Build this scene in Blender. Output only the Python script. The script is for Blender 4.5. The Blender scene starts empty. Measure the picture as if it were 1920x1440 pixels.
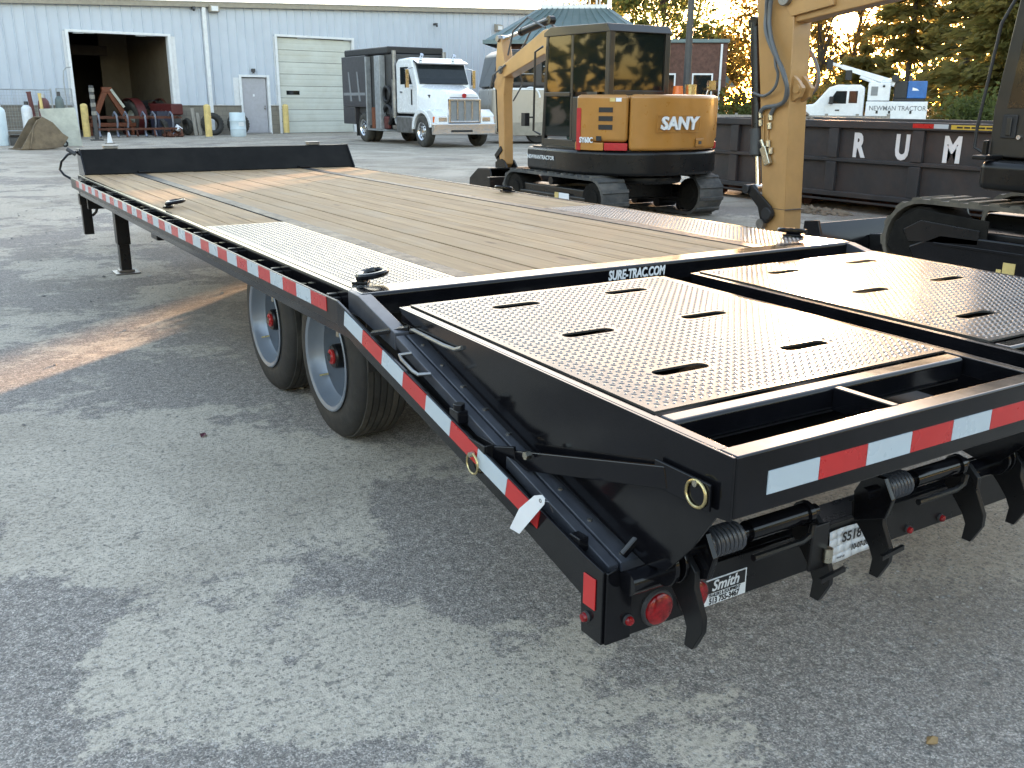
import bpy, bmesh, math, random
import numpy as np
from mathutils import Vector, Matrix, Euler

SC = bpy.context.scene
COL = SC.collection
R = math.radians
rnd = random.Random(7)

# ------------------------------------------------------------------ camera
cam_data = bpy.data.cameras.new("camera")
cam = bpy.data.objects.new("camera", cam_data)
COL.objects.link(cam)
cam_data.sensor_width = 36.0
cam_data.lens = 33.07
cam_data.clip_start = 0.05
cam_data.clip_end = 1500.0
YAW, PITCH, ROLL = R(32.169), R(16.748), R(0.366)
_f = Vector((math.sin(YAW)*math.cos(PITCH), math.cos(YAW)*math.cos(PITCH), -math.sin(PITCH)))
_r = Vector((math.cos(YAW), -math.sin(YAW), 0))
_u = _r.cross(_f)
_r2 = _r*math.cos(ROLL) + _u*math.sin(ROLL)
_u2 = -_r*math.sin(ROLL) + _u*math.cos(ROLL)
cam.matrix_world = Matrix(((_r2.x, _u2.x, -_f.x, -2.4666), (_r2.y, _u2.y, -_f.y, -3.084),
                           (_r2.z, _u2.z, -_f.z, 1.5), (0, 0, 0, 1)))
SC.camera = cam

# ------------------------------------------------------------------ light
SUN_AZ, SUN_EL = R(50.4), R(4.2)          # azimuth from +Y towards +X
world = bpy.data.worlds.new("World")
SC.world = world
world.use_nodes = True
wn = world.node_tree
bg = wn.nodes['Background']
sky = wn.nodes.new('ShaderNodeTexSky')
sky.sky_type = 'NISHITA'
sky.sun_disc = False
sky.sun_elevation = SUN_EL
sky.sun_rotation = SUN_AZ
sky.altitude = 200
sky.air_density = 1.0
sky.dust_density = 0.5
sky.ozone_density = 1.0
wb = wn.nodes.new('ShaderNodeMix'); wb.data_type = 'RGBA'; wb.blend_type = 'MULTIPLY'; wb.inputs[0].default_value = 1.0
wb.inputs[7].default_value = (1.15, 0.985, 0.95, 1)          # camera white balance for open shade, over the whole sky
wn.links.new(sky.outputs[0], wb.inputs[6]); wn.links.new(wb.outputs[2], bg.inputs[0])
bg.inputs[1].default_value = 0.15

sun_data = bpy.data.lights.new("sun", 'SUN')
sun_data.energy = 3.2
sun_data.angle = R(0.5)
sun_data.color = (1.0, 0.60, 0.32)
sun = bpy.data.objects.new("sun", sun_data)
COL.objects.link(sun)
SUN_DIR = Vector((math.sin(SUN_AZ)*math.cos(SUN_EL), math.cos(SUN_AZ)*math.cos(SUN_EL), math.sin(SUN_EL)))
sun.rotation_euler = SUN_DIR.to_track_quat('Z', 'Y').to_euler()
sun.location = SUN_DIR*100

SC.render.engine = 'CYCLES'
SC.view_settings.view_transform = 'Standard'
SC.view_settings.look = 'None'
SC.view_settings.exposure = 3.45
SC.view_settings.gamma = 1.0
SC.view_settings.use_curve_mapping = False
SC.cycles.max_bounces = 6
SC.cycles.transparent_max_bounces = 8

# ------------------------------------------------------------------ materials
def newmat(name):
    m = bpy.data.materials.new(name)
    m.use_nodes = True
    nt = m.node_tree
    return m, nt, nt.nodes['Principled BSDF'], nt.nodes, nt.links

def mth(nt, op, a, b=None, c=None, clamp=False):
    n = nt.nodes.new('ShaderNodeMath'); n.operation = op; n.use_clamp = clamp
    for i, v in enumerate((a, b, c)):
        if v is None: continue
        if isinstance(v, (int, float)): n.inputs[i].default_value = v
        else: nt.links.new(v, n.inputs[i])
    return n.outputs[0]

def mix(nt, fac, a, b):
    n = nt.nodes.new('ShaderNodeMix'); n.data_type = 'RGBA'
    for s, v in ((n.inputs[0], fac), (n.inputs[6], a), (n.inputs[7], b)):
        if isinstance(v, (int, float)): s.default_value = v
        elif isinstance(v, tuple): s.default_value = v if len(v) == 4 else (*v, 1)
        else: nt.links.new(v, s)
    return n.outputs[2]

def noise(nt, vec, scale, detail=4, rough=0.6, dist=0.0):
    n = nt.nodes.new('ShaderNodeTexNoise')
    n.inputs['Scale'].default_value = scale; n.inputs['Detail'].default_value = detail
    n.inputs['Roughness'].default_value = rough; n.inputs['Distortion'].default_value = dist
    nt.links.new(vec, n.inputs['Vector'])
    return n.outputs[0]

def ramp(nt, fac, lo, hi):
    n = nt.nodes.new('ShaderNodeMapRange'); n.clamp = True
    n.inputs[1].default_value = lo; n.inputs[2].default_value = hi
    nt.links.new(fac, n.inputs[0])
    return n.outputs[0]

def coords(nt, kind='Object', scale=(1, 1, 1), rnd_off=False):
    t = nt.nodes.new('ShaderNodeTexCoord')
    mp = nt.nodes.new('ShaderNodeMapping')
    mp.inputs['Scale'].default_value = scale
    nt.links.new(t.outputs[kind], mp.inputs['Vector'])
    out = mp.outputs[0]
    if rnd_off:
        oi = nt.nodes.new('ShaderNodeObjectInfo')
        v = nt.nodes.new('ShaderNodeVectorMath'); v.operation = 'SCALE'
        v.inputs[0].default_value = (37.1, 53.7, 19.3)
        nt.links.new(oi.outputs['Random'], v.inputs['Scale'])
        a = nt.nodes.new('ShaderNodeVectorMath'); a.operation = 'ADD'
        nt.links.new(out, a.inputs[0]); nt.links.new(v.outputs[0], a.inputs[1])
        out = a.outputs[0]
    return out

def bump(nt, height, strength, dist, bsdf):
    b = nt.nodes.new('ShaderNodeBump')
    b.inputs['Strength'].default_value = strength; b.inputs['Distance'].default_value = dist
    nt.links.new(height, b.inputs['Height'])
    nt.links.new(b.outputs[0], bsdf.inputs['Normal'])
    return b

def pmat(name, col, rough=0.5, metal=0.0, var=0.12, scale=6.0, dirt=None, dirt_amt=0.35, bmp=0.0, bscale=40.0,
         coat=0.0, rvar=0.15, stretch=(1, 1, 1), ior=1.5, emit=None):
    """painted / metal / rubber surface: colour mottled by noise, optional grime, uneven gloss"""
    m, nt, b, N, L = newmat(name)
    v = coords(nt, 'Object', stretch, True)
    n1 = noise(nt, v, scale, 5, 0.65)
    c = (*col, 1)
    d = tuple(max(0, x*(1-var*1.6)) for x in col); h = tuple(min(1, x*(1+var)) for x in col)
    base = mix(nt, ramp(nt, n1, 0.3, 0.7), d, h)
    if dirt:
        n2 = noise(nt, v, scale*0.37, 6, 0.7, 0.4)
        base = mix(nt, mth(nt, 'MULTIPLY', ramp(nt, n2, 0.45, 0.75), dirt_amt), base, dirt)
    L.new(base, b.inputs['Base Color'])
    b.inputs['Metallic'].default_value = metal
    b.inputs['IOR'].default_value = ior
    n3 = noise(nt, v, scale*2.3, 4, 0.6)
    r = mth(nt, 'ADD', mth(nt, 'MULTIPLY', mth(nt, 'SUBTRACT', n3, 0.5), rvar*2), rough, clamp=True)
    L.new(r, b.inputs['Roughness'])
    b.inputs['Coat Weight'].default_value = coat
    b.inputs['Coat Roughness'].default_value = 0.06
    if bmp:
        bump(nt, noise(nt, v, bscale, 4, 0.6), bmp, 0.01, b)
    if emit:
        b.inputs['Emission Color'].default_value = (*emit[0], 1); b.inputs['Emission Strength'].default_value = emit[1]
    return m

def glassmat(name, col=(0.02, 0.025, 0.025), alpha=0.55, rough=0.03):
    m, nt, b, N, L = newmat(name)
    b.inputs['Base Color'].default_value = (*col, 1)
    b.inputs['Roughness'].default_value = rough
    v = coords(nt, 'Object')
    L.new(mth(nt, 'ADD', mth(nt, 'MULTIPLY', noise(nt, v, 3, 4), 0.12), alpha-0.06, clamp=True), b.inputs['Alpha'])
    return m

M = {}
M['black'] = pmat('gloss_black_paint', (0.005, 0.005, 0.0065), 0.12, var=0.25, scale=9, dirt=(0.06, 0.056, 0.05), dirt_amt=0.03, ior=1.42, rvar=0.05, bmp=0.02, bscale=7)
M['slate'] = pmat('sky_sheen_black_paint', (0.052, 0.056, 0.068), 0.36, var=0.2, scale=9, dirt=(0.10, 0.098, 0.095), dirt_amt=0.3, ior=1.55)  # black paint, base colour lightened to stand for reflected sky, with slight dust
M['bulk'] = pmat('matt_black_paint', (0.012, 0.0115, 0.011), 0.5, var=0.2, scale=6, ior=1.2, dirt=(0.05, 0.045, 0.038), dirt_amt=0.15)
M['strip'] = pmat('worn_black_strip', (0.035, 0.035, 0.037), 0.42, var=0.2, scale=9, dirt=(0.12, 0.11, 0.09), dirt_amt=0.5, ior=1.16)
M['satin'] = pmat('satin_black_paint', (0.0075, 0.0075, 0.0085), 0.30, var=0.25, scale=7, dirt=(0.07, 0.062, 0.052), dirt_amt=0.10, ior=1.42, rvar=0.1)
M['rubber'] = pmat('tyre_rubber', (0.017, 0.0165, 0.016), 0.66, var=0.2, scale=8, dirt=(0.075, 0.065, 0.052), dirt_amt=0.3, bmp=0.15, bscale=60)
M['tread'] = pmat('tyre_tread', (0.034, 0.033, 0.03), 0.8, var=0.2, scale=8, dirt=(0.15, 0.135, 0.11), dirt_amt=0.5, bmp=0.2, bscale=60)
M['rim'] = pmat('silver_wheel_paint', (0.215, 0.25, 0.30), 0.34, metal=0.3, var=0.08, scale=5, dirt=(0.2, 0.18, 0.16), dirt_amt=0.2)
M['red_tape'] = pmat('red_reflective_tape', (0.50, 0.020, 0.02), 0.30, var=0.06, scale=4, coat=0.3)
M['white_tape'] = pmat('white_reflective_tape', (0.47, 0.54, 0.59), 0.30, var=0.04, scale=4, coat=0.3)
M['red_lens'] = pmat('red_lens', (0.26, 0.006, 0.009), 0.2, var=0.4, scale=60, coat=0.2)
M['red_cap'] = pmat('red_plastic_cap', (0.40, 0.02, 0.02), 0.3)
M['zinc'] = pmat('zinc_plated_steel', (0.55, 0.52, 0.42), 0.3, metal=1.0, var=0.15, scale=20)
M['brass'] = pmat('yellow_zinc_steel', (0.60, 0.50, 0.26), 0.3, metal=1.0, var=0.15, scale=20)
M['chrome'] = pmat('chrome', (0.72, 0.73, 0.75), 0.12, metal=1.0, var=0.05)
M['steel'] = pmat('worn_steel', (0.30, 0.30, 0.30), 0.4, metal=0.9, var=0.2, dirt=(0.12, 0.09, 0.07))
M['paper'] = pmat('white_paper', (0.75, 0.77, 0.80), 0.6, var=0.04)
M['ink'] = pmat('black_ink', (0.012, 0.012, 0.014), 0.5)
M['white_ink'] = pmat('white_lettering', (0.74, 0.76, 0.78), 0.5, var=0.06)
M['white'] = pmat('white_vehicle_paint', (0.74, 0.76, 0.78), 0.25, var=0.04, dirt=(0.35, 0.32, 0.28), dirt_amt=0.2, coat=0.4)
M['grey'] = pmat('grey_plastic', (0.22, 0.23, 0.24), 0.45)
M['dkgrey'] = pmat('dark_grey_plastic', (0.05, 0.05, 0.052), 0.5)
M['yellow'] = pmat('machine_yellow', (0.40, 0.180, 0.036), 0.32, var=0.07, scale=3, dirt=(0.30, 0.17, 0.06), dirt_amt=0.25, coat=0.35)
M['orange'] = pmat('machine_orange_yellow', (0.43, 0.235, 0.085), 0.34, var=0.08, scale=3, dirt=(0.28, 0.18, 0.09), dirt_amt=0.3, coat=0.3)
M['glass'] = glassmat('tinted_glass', (0.010, 0.014, 0.013), 0.80)
M['darkglass'] = glassmat('dark_glass', (0.012, 0.016, 0.018), 0.93)
M['rust'] = pmat('rusty_steel', (0.10, 0.034, 0.018), 0.8, var=0.3, scale=8, dirt=(0.09, 0.035, 0.02), dirt_amt=0.7, bmp=0.3)
M['hose'] = pmat('hydraulic_hose', (0.10, 0.105, 0.11), 0.42, var=0.1)
M['safety'] = pmat('yellow_bollard_paint', (0.66, 0.50, 0.19), 0.5, dirt=(0.3, 0.24, 0.12), dirt_amt=0.4)
M['grime'] = pmat('greasy_grime', (0.012, 0.011, 0.010), 0.9, ior=1.2, dirt=(0.05, 0.043, 0.035), dirt_amt=0.4, bmp=0.4)
M['dash_green'] = pmat('green_seat_fabric', (0.05, 0.10, 0.09), 0.7)  # plain green for the cab console, not emissive

# ------------------------------------------------------------------ mesh helpers
class MB:
    def __init__(s): s.v = []; s.f = []
    def add(s, vs, fs):
        o = len(s.v); s.v += [tuple(p) for p in vs]; s.f += [tuple(i+o for i in f) for f in fs]; return s
    def box(s, x0, x1, y0, y1, z0, z1):
        vs = [(x, y, z) for z in (z0, z1) for y in (y0, y1) for x in (x0, x1)]
        return s.add(vs, [(0, 2, 3, 1), (4, 5, 7, 6), (0, 1, 5, 4), (2, 6, 7, 3), (0, 4, 6, 2), (1, 3, 7, 5)])
    def beam(s, p0, p1, w, h, up=(0, 0, 1), w2=None, h2=None):
        p0, p1 = Vector(p0), Vector(p1); d = (p1-p0).normalized(); up = Vector(up)
        if abs(d.dot(up)) > 0.99: up = Vector((0, 1, 0))
        sd = d.cross(up).normalized(); u = sd.cross(d).normalized()
        w2 = w if w2 is None else w2; h2 = h if h2 is None else h2
        vs = []
        for p, ww, hh in ((p0, w, h), (p1, w2, h2)):
            for a, b in ((-1, -1), (1, -1), (1, 1), (-1, 1)):
                vs.append(p + sd*a*ww/2 + u*b*hh/2)
        return s.add(vs, [(3, 2, 1, 0), (4, 5, 6, 7), (0, 1, 5, 4), (1, 2, 6, 5), (2, 3, 7, 6), (3, 0, 4, 7)])
    def cyl(s, p0, p1, r, r2=None, n=14, caps=True):
        p0, p1 = Vector(p0), Vector(p1); d = (p1-p0).normalized()
        a = d.orthogonal().normalized(); b = d.cross(a)
        r2 = r if r2 is None else r2
        vs = []
        for p, q in ((p0, r), (p1, r2)):
            for i in range(n):
                t = 2*math.pi*i/n; vs.append(p + (a*math.cos(t) + b*math.sin(t))*q)
        fs = [(i, (i+1) % n, n+(i+1) % n, n+i) for i in range(n)]
        if caps: fs += [tuple(range(n-1, -1, -1)), tuple(range(n, 2*n))]
        return s.add(vs, fs)
    def tube(s, pts, r, n=8, closed=False):
        pts = [Vector(p) for p in pts]; k = len(pts)
        rs = r if isinstance(r, (list, tuple)) else [r]*k
        vs = []; prev = None
        for i, p in enumerate(pts):
            if closed: d = (pts[(i+1) % k]-pts[i-1]).normalized()
            else: d = (pts[min(i+1, k-1)]-pts[max(i-1, 0)]).normalized()
            a = d.orthogonal().normalized() if prev is None else (prev - d*prev.dot(d)).normalized()
            prev = a; b = d.cross(a)
            for j in range(n):
                t = 2*math.pi*j/n; vs.append(p + (a*math.cos(t)+b*math.sin(t))*rs[i])
        fs = []
        for i in range(k if closed else k-1):
            i2 = (i+1) % k
            for j in range(n): fs.append((i*n+j, i*n+(j+1) % n, i2*n+(j+1) % n, i2*n+j))
        if not closed: fs += [tuple(range(n-1, -1, -1)), tuple(range((k-1)*n, k*n))]
        return s.add(vs, fs)
    def lathe(s, prof, origin=(0, 0, 0), axis='x', n=32, closed=False):
        """prof: list of (radius, offset along axis)"""
        o = Vector(origin); vs = []
        for r, h in prof:
            for i in range(n):
                t = 2*math.pi*i/n; c, q = r*math.cos(t), r*math.sin(t)
                vs.append(o + Vector({'x': (h, c, q), 'y': (q, h, c), 'z': (c, q, h)}[axis]))
        k = len(prof); fs = []
        for i in range(k if closed else k-1):
            i2 = (i+1) % k
            for j in range(n): fs.append((i*n+j, i*n+(j+1) % n, i2*n+(j+1) % n, i2*n+j))
        return s.add(vs, fs)
    def prism(s, poly, plane, a0, a1):
        """extrude a 2D polygon. plane 'yz' -> extruded along x, 'xz' -> y, 'xy' -> z"""
        n = len(poly); vs = []
        for a in (a0, a1):
            for p, q in poly:
                vs.append({'yz': (a, p, q), 'xz': (p, a, q), 'xy': (p, q, a)}[plane])
        fs = [tuple(range(n)), tuple(range(2*n-1, n-1, -1))]
        fs += [(i, n+i, n+(i+1) % n, (i+1) % n) for i in range(n)]
        return s.add(vs, fs)
    def torus(s, c, R1, r, axis='x', n=24, m=8, arc=1.0, sy=1.0):
        c = Vector(c); pts = []
        k = n if arc >= 1 else n+1
        for i in range(k):
            t = 2*math.pi*arc*i/n; a, b = R1*math.cos(t), R1*sy*math.sin(t)
            pts.append(c + Vector({'x': (0, a, b), 'y': (a, 0, b), 'z': (a, b, 0)}[axis]))
        return s.tube(pts, r, m, closed=arc >= 1)
    def coil(s, p0, p1, R1, r, turns, n=14, m=6):
        p0, p1 = Vector(p0), Vector(p1); d = (p1-p0); L = d.length; d.normalize()
        a = d.orthogonal().normalized(); b = d.cross(a); pts = []
        k = int(turns*n)
        for i in range(k+1):
            t = 2*math.pi*i/n; pts.append(p0 + d*L*i/k + (a*math.cos(t)+b*math.sin(t))*R1)
        return s.tube(pts, r, m)
    def quad(s, a, b, c, d): return s.add([a, b, c, d], [(0, 1, 2, 3)])
    def mesh(s, name, mat, smooth=True, angle=35):
        me = bpy.data.meshes.new(name); me.from_pydata(s.v, [], s.f)
        bm = bmesh.new(); bm.from_mesh(me); bmesh.ops.recalc_face_normals(bm, faces=bm.faces); bm.to_mesh(me); bm.free()
        if mat: me.materials.append(M[mat] if isinstance(mat, str) else mat)
        if smooth:
            me.shade_smooth(); me.set_sharp_from_angle(angle=R(angle))
        return me

def link(name, me, parent=None, loc=None, rot=None):
    o = bpy.data.objects.new(name, me); COL.objects.link(o)
    if parent: o.parent = parent
    if loc is not None: o.location = loc
    if rot is not None: o.rotation_euler = rot
    return o

def bev(o, w, seg=2):
    m = o.modifiers.new('bevel', 'BEVEL'); m.width = w; m.segments = seg; m.limit_method = 'ANGLE'; m.angle_limit = R(40)
    m.harden_normals = True
    return o

def part(name, mb, mat, parent=None, bevel=0.0, smooth=True, angle=35, label=None, loc=None, rot=None):
    o = link(name, mb.mesh(name, mat, smooth, angle), parent, loc, rot)
    if bevel: bev(o, bevel)
    if label: o['label'] = label
    return o

def tag(o, label, cat, group=None):
    o['label'] = label; o['category'] = cat
    if group: o['group'] = group
    return o

def thing(name, label, cat, loc=(0, 0, 0), rz=0.0, group=None):
    o = bpy.data.objects.new(name, None); COL.objects.link(o)
    o.empty_display_size = 0.2; o.location = loc; o.rotation_euler = (0, 0, rz)
    return tag(o, label, cat, group)

def structure(o): o['kind'] = 'structure'; return o
def stuff(o): o['kind'] = 'stuff'; return o

def copy_tree(o, parent=None):
    c = o.copy(); COL.objects.link(c)
    if parent: c.parent = parent
    for ch in list(o.children): copy_tree(ch, c)
    return c

def curve_mesh(name, splines, thick, mat):
    """flat plate with holes: first spline is the outline, the others are holes"""
    cu = bpy.data.curves.new(name, 'CURVE'); cu.dimensions = '2D'; cu.fill_mode = 'BOTH'; cu.extrude = thick/2
    for pts in splines:
        sp = cu.splines.new('POLY'); sp.points.add(len(pts)-1); sp.use_cyclic_u = True
        for i, (x, y) in enumerate(pts): sp.points[i].co = (x, y, 0, 1)
    tmp = bpy.data.objects.new(name, cu); COL.objects.link(tmp)
    dg = bpy.context.evaluated_depsgraph_get()
    me = bpy.data.meshes.new_from_object(tmp.evaluated_get(dg)); me.name = name
    bpy.data.objects.remove(tmp); bpy.data.curves.remove(cu)
    me.materials.clear(); me.materials.append(M[mat] if isinstance(mat, str) else mat)
    return me

def text(name, body, size, mat, parent, loc, rot, bold=0.0, sx=1.0, ext=0.001, shear=0.0, align='CENTER', spacing=1.0):
    cu = bpy.data.curves.new(name, 'FONT'); cu.body = body; cu.size = size; cu.extrude = ext; cu.offset = bold
    cu.align_x = align; cu.align_y = 'CENTER'; cu.shear = shear; cu.resolution_u = 3; cu.space_character = spacing
    tmp = bpy.data.objects.new(name, cu); COL.objects.link(tmp)
    dg = bpy.context.evaluated_depsgraph_get()
    me = bpy.data.meshes.new_from_object(tmp.evaluated_get(dg)); me.name = name
    bpy.data.objects.remove(tmp); bpy.data.curves.remove(cu)
    me.materials.clear(); me.materials.append(M[mat])
    o = link(name, me, parent, loc, rot); o.scale = (sx, 1, 1)
    return o
RX = (R(90), 0, 0)              # text on a face looking towards -y
RW = (R(90), 0, R(-90))         # text on a face looking towards -x

# ------------------------------------------------------------------ ground
def ground_material():
    m, nt, b, N, L = newmat('worn_asphalt_yard')
    v = coords(nt, 'Object')
    wn_ = nt.nodes.new('ShaderNodeTexNoise'); wn_.inputs['Scale'].default_value = 2.2; wn_.inputs['Detail'].default_value = 7; wn_.inputs['Roughness'].default_value = 0.68
    L.new(v, wn_.inputs['Vector'])
    def sc(vec, k):
        n = nt.nodes.new('ShaderNodeVectorMath'); n.operation = 'SCALE'; n.inputs['Scale'].default_value = k; L.new(vec, n.inputs[0]); return n.outputs[0]
    def vadd(a_, b_):
        n = nt.nodes.new('ShaderNodeVectorMath'); n.operation = 'ADD'
        for i, q_ in enumerate((a_, b_)):
            if isinstance(q_, tuple): n.inputs[i].default_value = q_
            else: L.new(q_, n.inputs[i])
        return n.outputs[0]
    warp = sc(vadd(wn_.outputs[1], (-0.5, -0.5, -0.5)), 1.0)
    vw = vadd(v, warp)
    big = noise(nt, v, 0.33, 5, 0.6, 0.4)
    patch = noise(nt, v, 0.85, 10, 0.72, 0.3)
    fine = noise(nt, v, 24, 5, 0.72)
    mid = noise(nt, v, 9.0, 6, 0.75)
    grit = nt.nodes.new('ShaderNodeTexVoronoi'); grit.inputs['Scale'].default_value = 120; L.new(v, grit.inputs['Vector'])
    speck = nt.nodes.new('ShaderNodeTexVoronoi'); speck.inputs['Scale'].default_value = 95; L.new(v, speck.inputs['Vector'])
    sep = nt.nodes.new('ShaderNodeSeparateXYZ'); L.new(v, sep.inputs[0])
    # worn-off pale fines lie over darker asphalt; a few large worn areas stand out
    pf = mth(nt, 'ADD', mth(nt, 'MULTIPLY', patch, 0.8), mth(nt, 'MULTIPLY', big, 0.35))
    pf = mth(nt, 'ADD', pf, mth(nt, 'MULTIPLY', mth(nt, 'SUBTRACT', mid, 0.5), 0.30))
    agg = nt.nodes.new('ShaderNodeTexVoronoi'); agg.inputs['Scale'].default_value = 230; L.new(v, agg.inputs['Vector'])
    ag = nt.nodes.new('ShaderNodeSeparateColor'); L.new(agg.outputs['Color'], ag.inputs[0])
    pf = mth(nt, 'ADD', pf, mth(nt, 'MULTIPLY', mth(nt, 'SUBTRACT', ag.outputs[2], 0.5), 0.035))
    for cx, cy, rx, ry, amp in WORN:
        d = nt.nodes.new('ShaderNodeVectorMath'); d.operation = 'SUBTRACT'; L.new(vw, d.inputs[0]); d.inputs[1].default_value = (cx, cy, 0)
        e = nt.nodes.new('ShaderNodeVectorMath'); e.operation = 'MULTIPLY'; L.new(d.outputs[0], e.inputs[0]); e.inputs[1].default_value = (1/rx, 1/ry, 0)
        ln_ = nt.nodes.new('ShaderNodeVectorMath'); ln_.operation = 'LENGTH'; L.new(e.outputs[0], ln_.inputs[0])
        pf = mth(nt, 'ADD', pf, mth(nt, 'MULTIPLY', ramp(nt, ln_.outputs['Value'], 1.25, 0.75), amp))
    far = ramp(nt, sep.outputs[1], 3.0, 14.0)
    pf = mth(nt, 'ADD', pf, mth(nt, 'MULTIPLY', far, 0.08))
    pale_f = ramp(nt, pf, 0.588, 0.622)
    asphalt = mix(nt, ramp(nt, fine, 0.30, 0.70), (0.205, 0.184, 0.163), (0.42, 0.378, 0.335))
    pale = mix(nt, ramp(nt, fine, 0.28, 0.62), (0.44, 0.39, 0.32), (0.61, 0.545, 0.45))
    ga = mth(nt, 'ADD', mth(nt, 'MULTIPLY', mth(nt, 'POWER', ag.outputs[0], 2.2), 1.05), 0.70)
    gp = mth(nt, 'ADD', mth(nt, 'MULTIPLY', ag.outputs[0], 0.16), 0.90)
    def gain(c_, k_):
        q_ = nt.nodes.new('ShaderNodeVectorMath'); q_.operation = 'SCALE'; L.new(c_, q_.inputs[0]); L.new(k_, q_.inputs['Scale']); return q_.outputs[0]
    col = mix(nt, pale_f, gain(asphalt, ga), gain(pale, gp))
    # brown dirt: under and behind the trailer tail, and here and there
    brn = noise(nt, v, 0.55, 6, 0.65, 0.6)
    dx = mth(nt, 'MULTIPLY', ramp(nt, sep.outputs[0], -0.9, 0.6), 0.17)
    ud = nt.nodes.new('ShaderNodeVectorMath'); ud.operation = 'SUBTRACT'; L.new(vw, ud.inputs[0]); ud.inputs[1].default_value = (0.3, 3.4, 0)
    ue = nt.nodes.new('ShaderNodeVectorMath'); ue.operation = 'MULTIPLY'; L.new(ud.outputs[0], ue.inputs[0]); ue.inputs[1].default_value = (0.70, 0.55, 0)
    ul = nt.nodes.new('ShaderNodeVectorMath'); ul.operation = 'LENGTH'; L.new(ue.outputs[0], ul.inputs[0])
    dx = mth(nt, 'ADD', dx, mth(nt, 'MULTIPLY', ramp(nt, ul.outputs['Value'], 1.2, 0.6), 0.24))
    bf = ramp(nt, mth(nt, 'ADD', brn, dx), 0.52, 0.74)
    col = mix(nt, mth(nt, 'MULTIPLY', bf, 0.6), col, mix(nt, fine, (0.12, 0.10, 0.078), (0.36, 0.31, 0.245)))
    # stones of the aggregate, light and dark
    st = nt.nodes.new('ShaderNodeSeparateColor'); L.new(speck.outputs['Color'], st.inputs[0])
    stone = mth(nt, 'MULTIPLY', mth(nt, 'GREATER_THAN', st.outputs[0], 0.90), mth(nt, 'LESS_THAN', speck.outputs['Distance'], 0.30))
    col = mix(nt, mth(nt, 'MULTIPLY', stone, 0.45), col, (0.48, 0.475, 0.46))
    dark = mth(nt, 'MULTIPLY', mth(nt, 'LESS_THAN', st.outputs[1], 0.16), mth(nt, 'LESS_THAN', speck.outputs['Distance'], 0.42))
    col = mix(nt, mth(nt, 'MULTIPLY', dark, 0.55), col, (0.075, 0.075, 0.075))
    # pits where the pale crust has come off
    gr = ramp(nt, noise(nt, v, 62, 4, 0.62), 0.50, 0.60)
    col = mix(nt, mth(nt, 'MULTIPLY', gr, 0.42), col, (0.115, 0.112, 0.108))
    gl = ramp(nt, noise(nt, vadd(v, (3.1, 7.7, 0)), 75, 4, 0.62), 0.58, 0.66)
    col = mix(nt, mth(nt, 'MULTIPLY', gl, 0.45), col, (0.56, 0.54, 0.50))
    pit = mth(nt, 'MAXIMUM', ramp(nt, noise(nt, v, 15, 5, 0.7), 0.60, 0.64), ramp(nt, noise(nt, vadd(v, (9.3, 1.7, 0)), 46, 3, 0.6), 0.615, 0.65))
    col = mix(nt, mth(nt, 'MULTIPLY', pit, 0.55), col, (0.125, 0.122, 0.118))
    oil = ramp(nt, noise(nt, v, 0.8, 4, 0.6), 0.64, 0.72)
    col = mix(nt, mth(nt, 'MULTIPLY', oil, 0.35), col, (0.085, 0.085, 0.087))
    tr_ = noise(nt, coords(nt, 'Object', (0.25, 3.0, 1)), 1.6, 6, 0.7)      # faint tyre tracks across the yard
    col = mix(nt, mth(nt, 'MULTIPLY', ramp(nt, tr_, 0.56, 0.70), mth(nt, 'MULTIPLY', far, 0.30)), col, (0.14, 0.14, 0.14))
    L.new(col, b.inputs['Base Color'])
    b.inputs['Roughness'].default_value = 0.9
    b.inputs['Specular IOR Level'].default_value = 0.2
    h = mth(nt, 'ADD', mth(nt, 'MULTIPLY', fine, 0.35), mth(nt, 'MULTIPLY', agg.outputs['Distance'], -0.5))
    h = mth(nt, 'ADD', h, mth(nt, 'MULTIPLY', ag.outputs[1], 0.25))
    h = mth(nt, 'ADD', h, mth(nt, 'MULTIPLY', pale_f, 0.2))
    h = mth(nt, 'SUBTRACT', h, mth(nt, 'MULTIPLY', pit, 0.3))
    bump(nt, h, 0.7, 0.007, b)
    return m
# large worn areas: (x, y, half width, half depth, strength)
WORN = [(-1.72, 0.35, 0.75, 0.62, 0.16), (-1.85, -0.72, 0.50, 0.42, 0.14), (-1.35, -1.15, 0.38, 0.34, 0.14), (-1.15, -1.55, 0.32, 0.16, 0.12), (-0.97, -1.74, 0.13, 0.07, 0.16), (-2.30, 1.45, 0.75, 0.50, 0.15), (-1.50, 1.45, 0.35, 0.22, 0.12),
        (-2.6, -0.1, 0.45, 0.9, -0.14), (-0.98, -0.40, 0.24, 0.8, -0.12), (-0.55, -1.75, 0.7, 0.30, -0.10)]
g = MB()
S = 420
for i in range(12):
    for j in range(12):
        x0, x1 = -S+i*S/6, -S+(i+1)*S/6; y0, y1 = -S+j*S/6, -S+(j+1)*S/6
        g.quad((x0, y0, 0), (x1, y0, 0), (x1, y1, 0), (x0, y1, 0))
gm = g.mesh('ground', ground_material(), False)
bm = bmesh.new(); bm.from_mesh(gm); bmesh.ops.remove_doubles(bm, verts=bm.verts, dist=0.001); bm.to_mesh(gm); bm.free()
structure(link('ground', gm))

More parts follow.
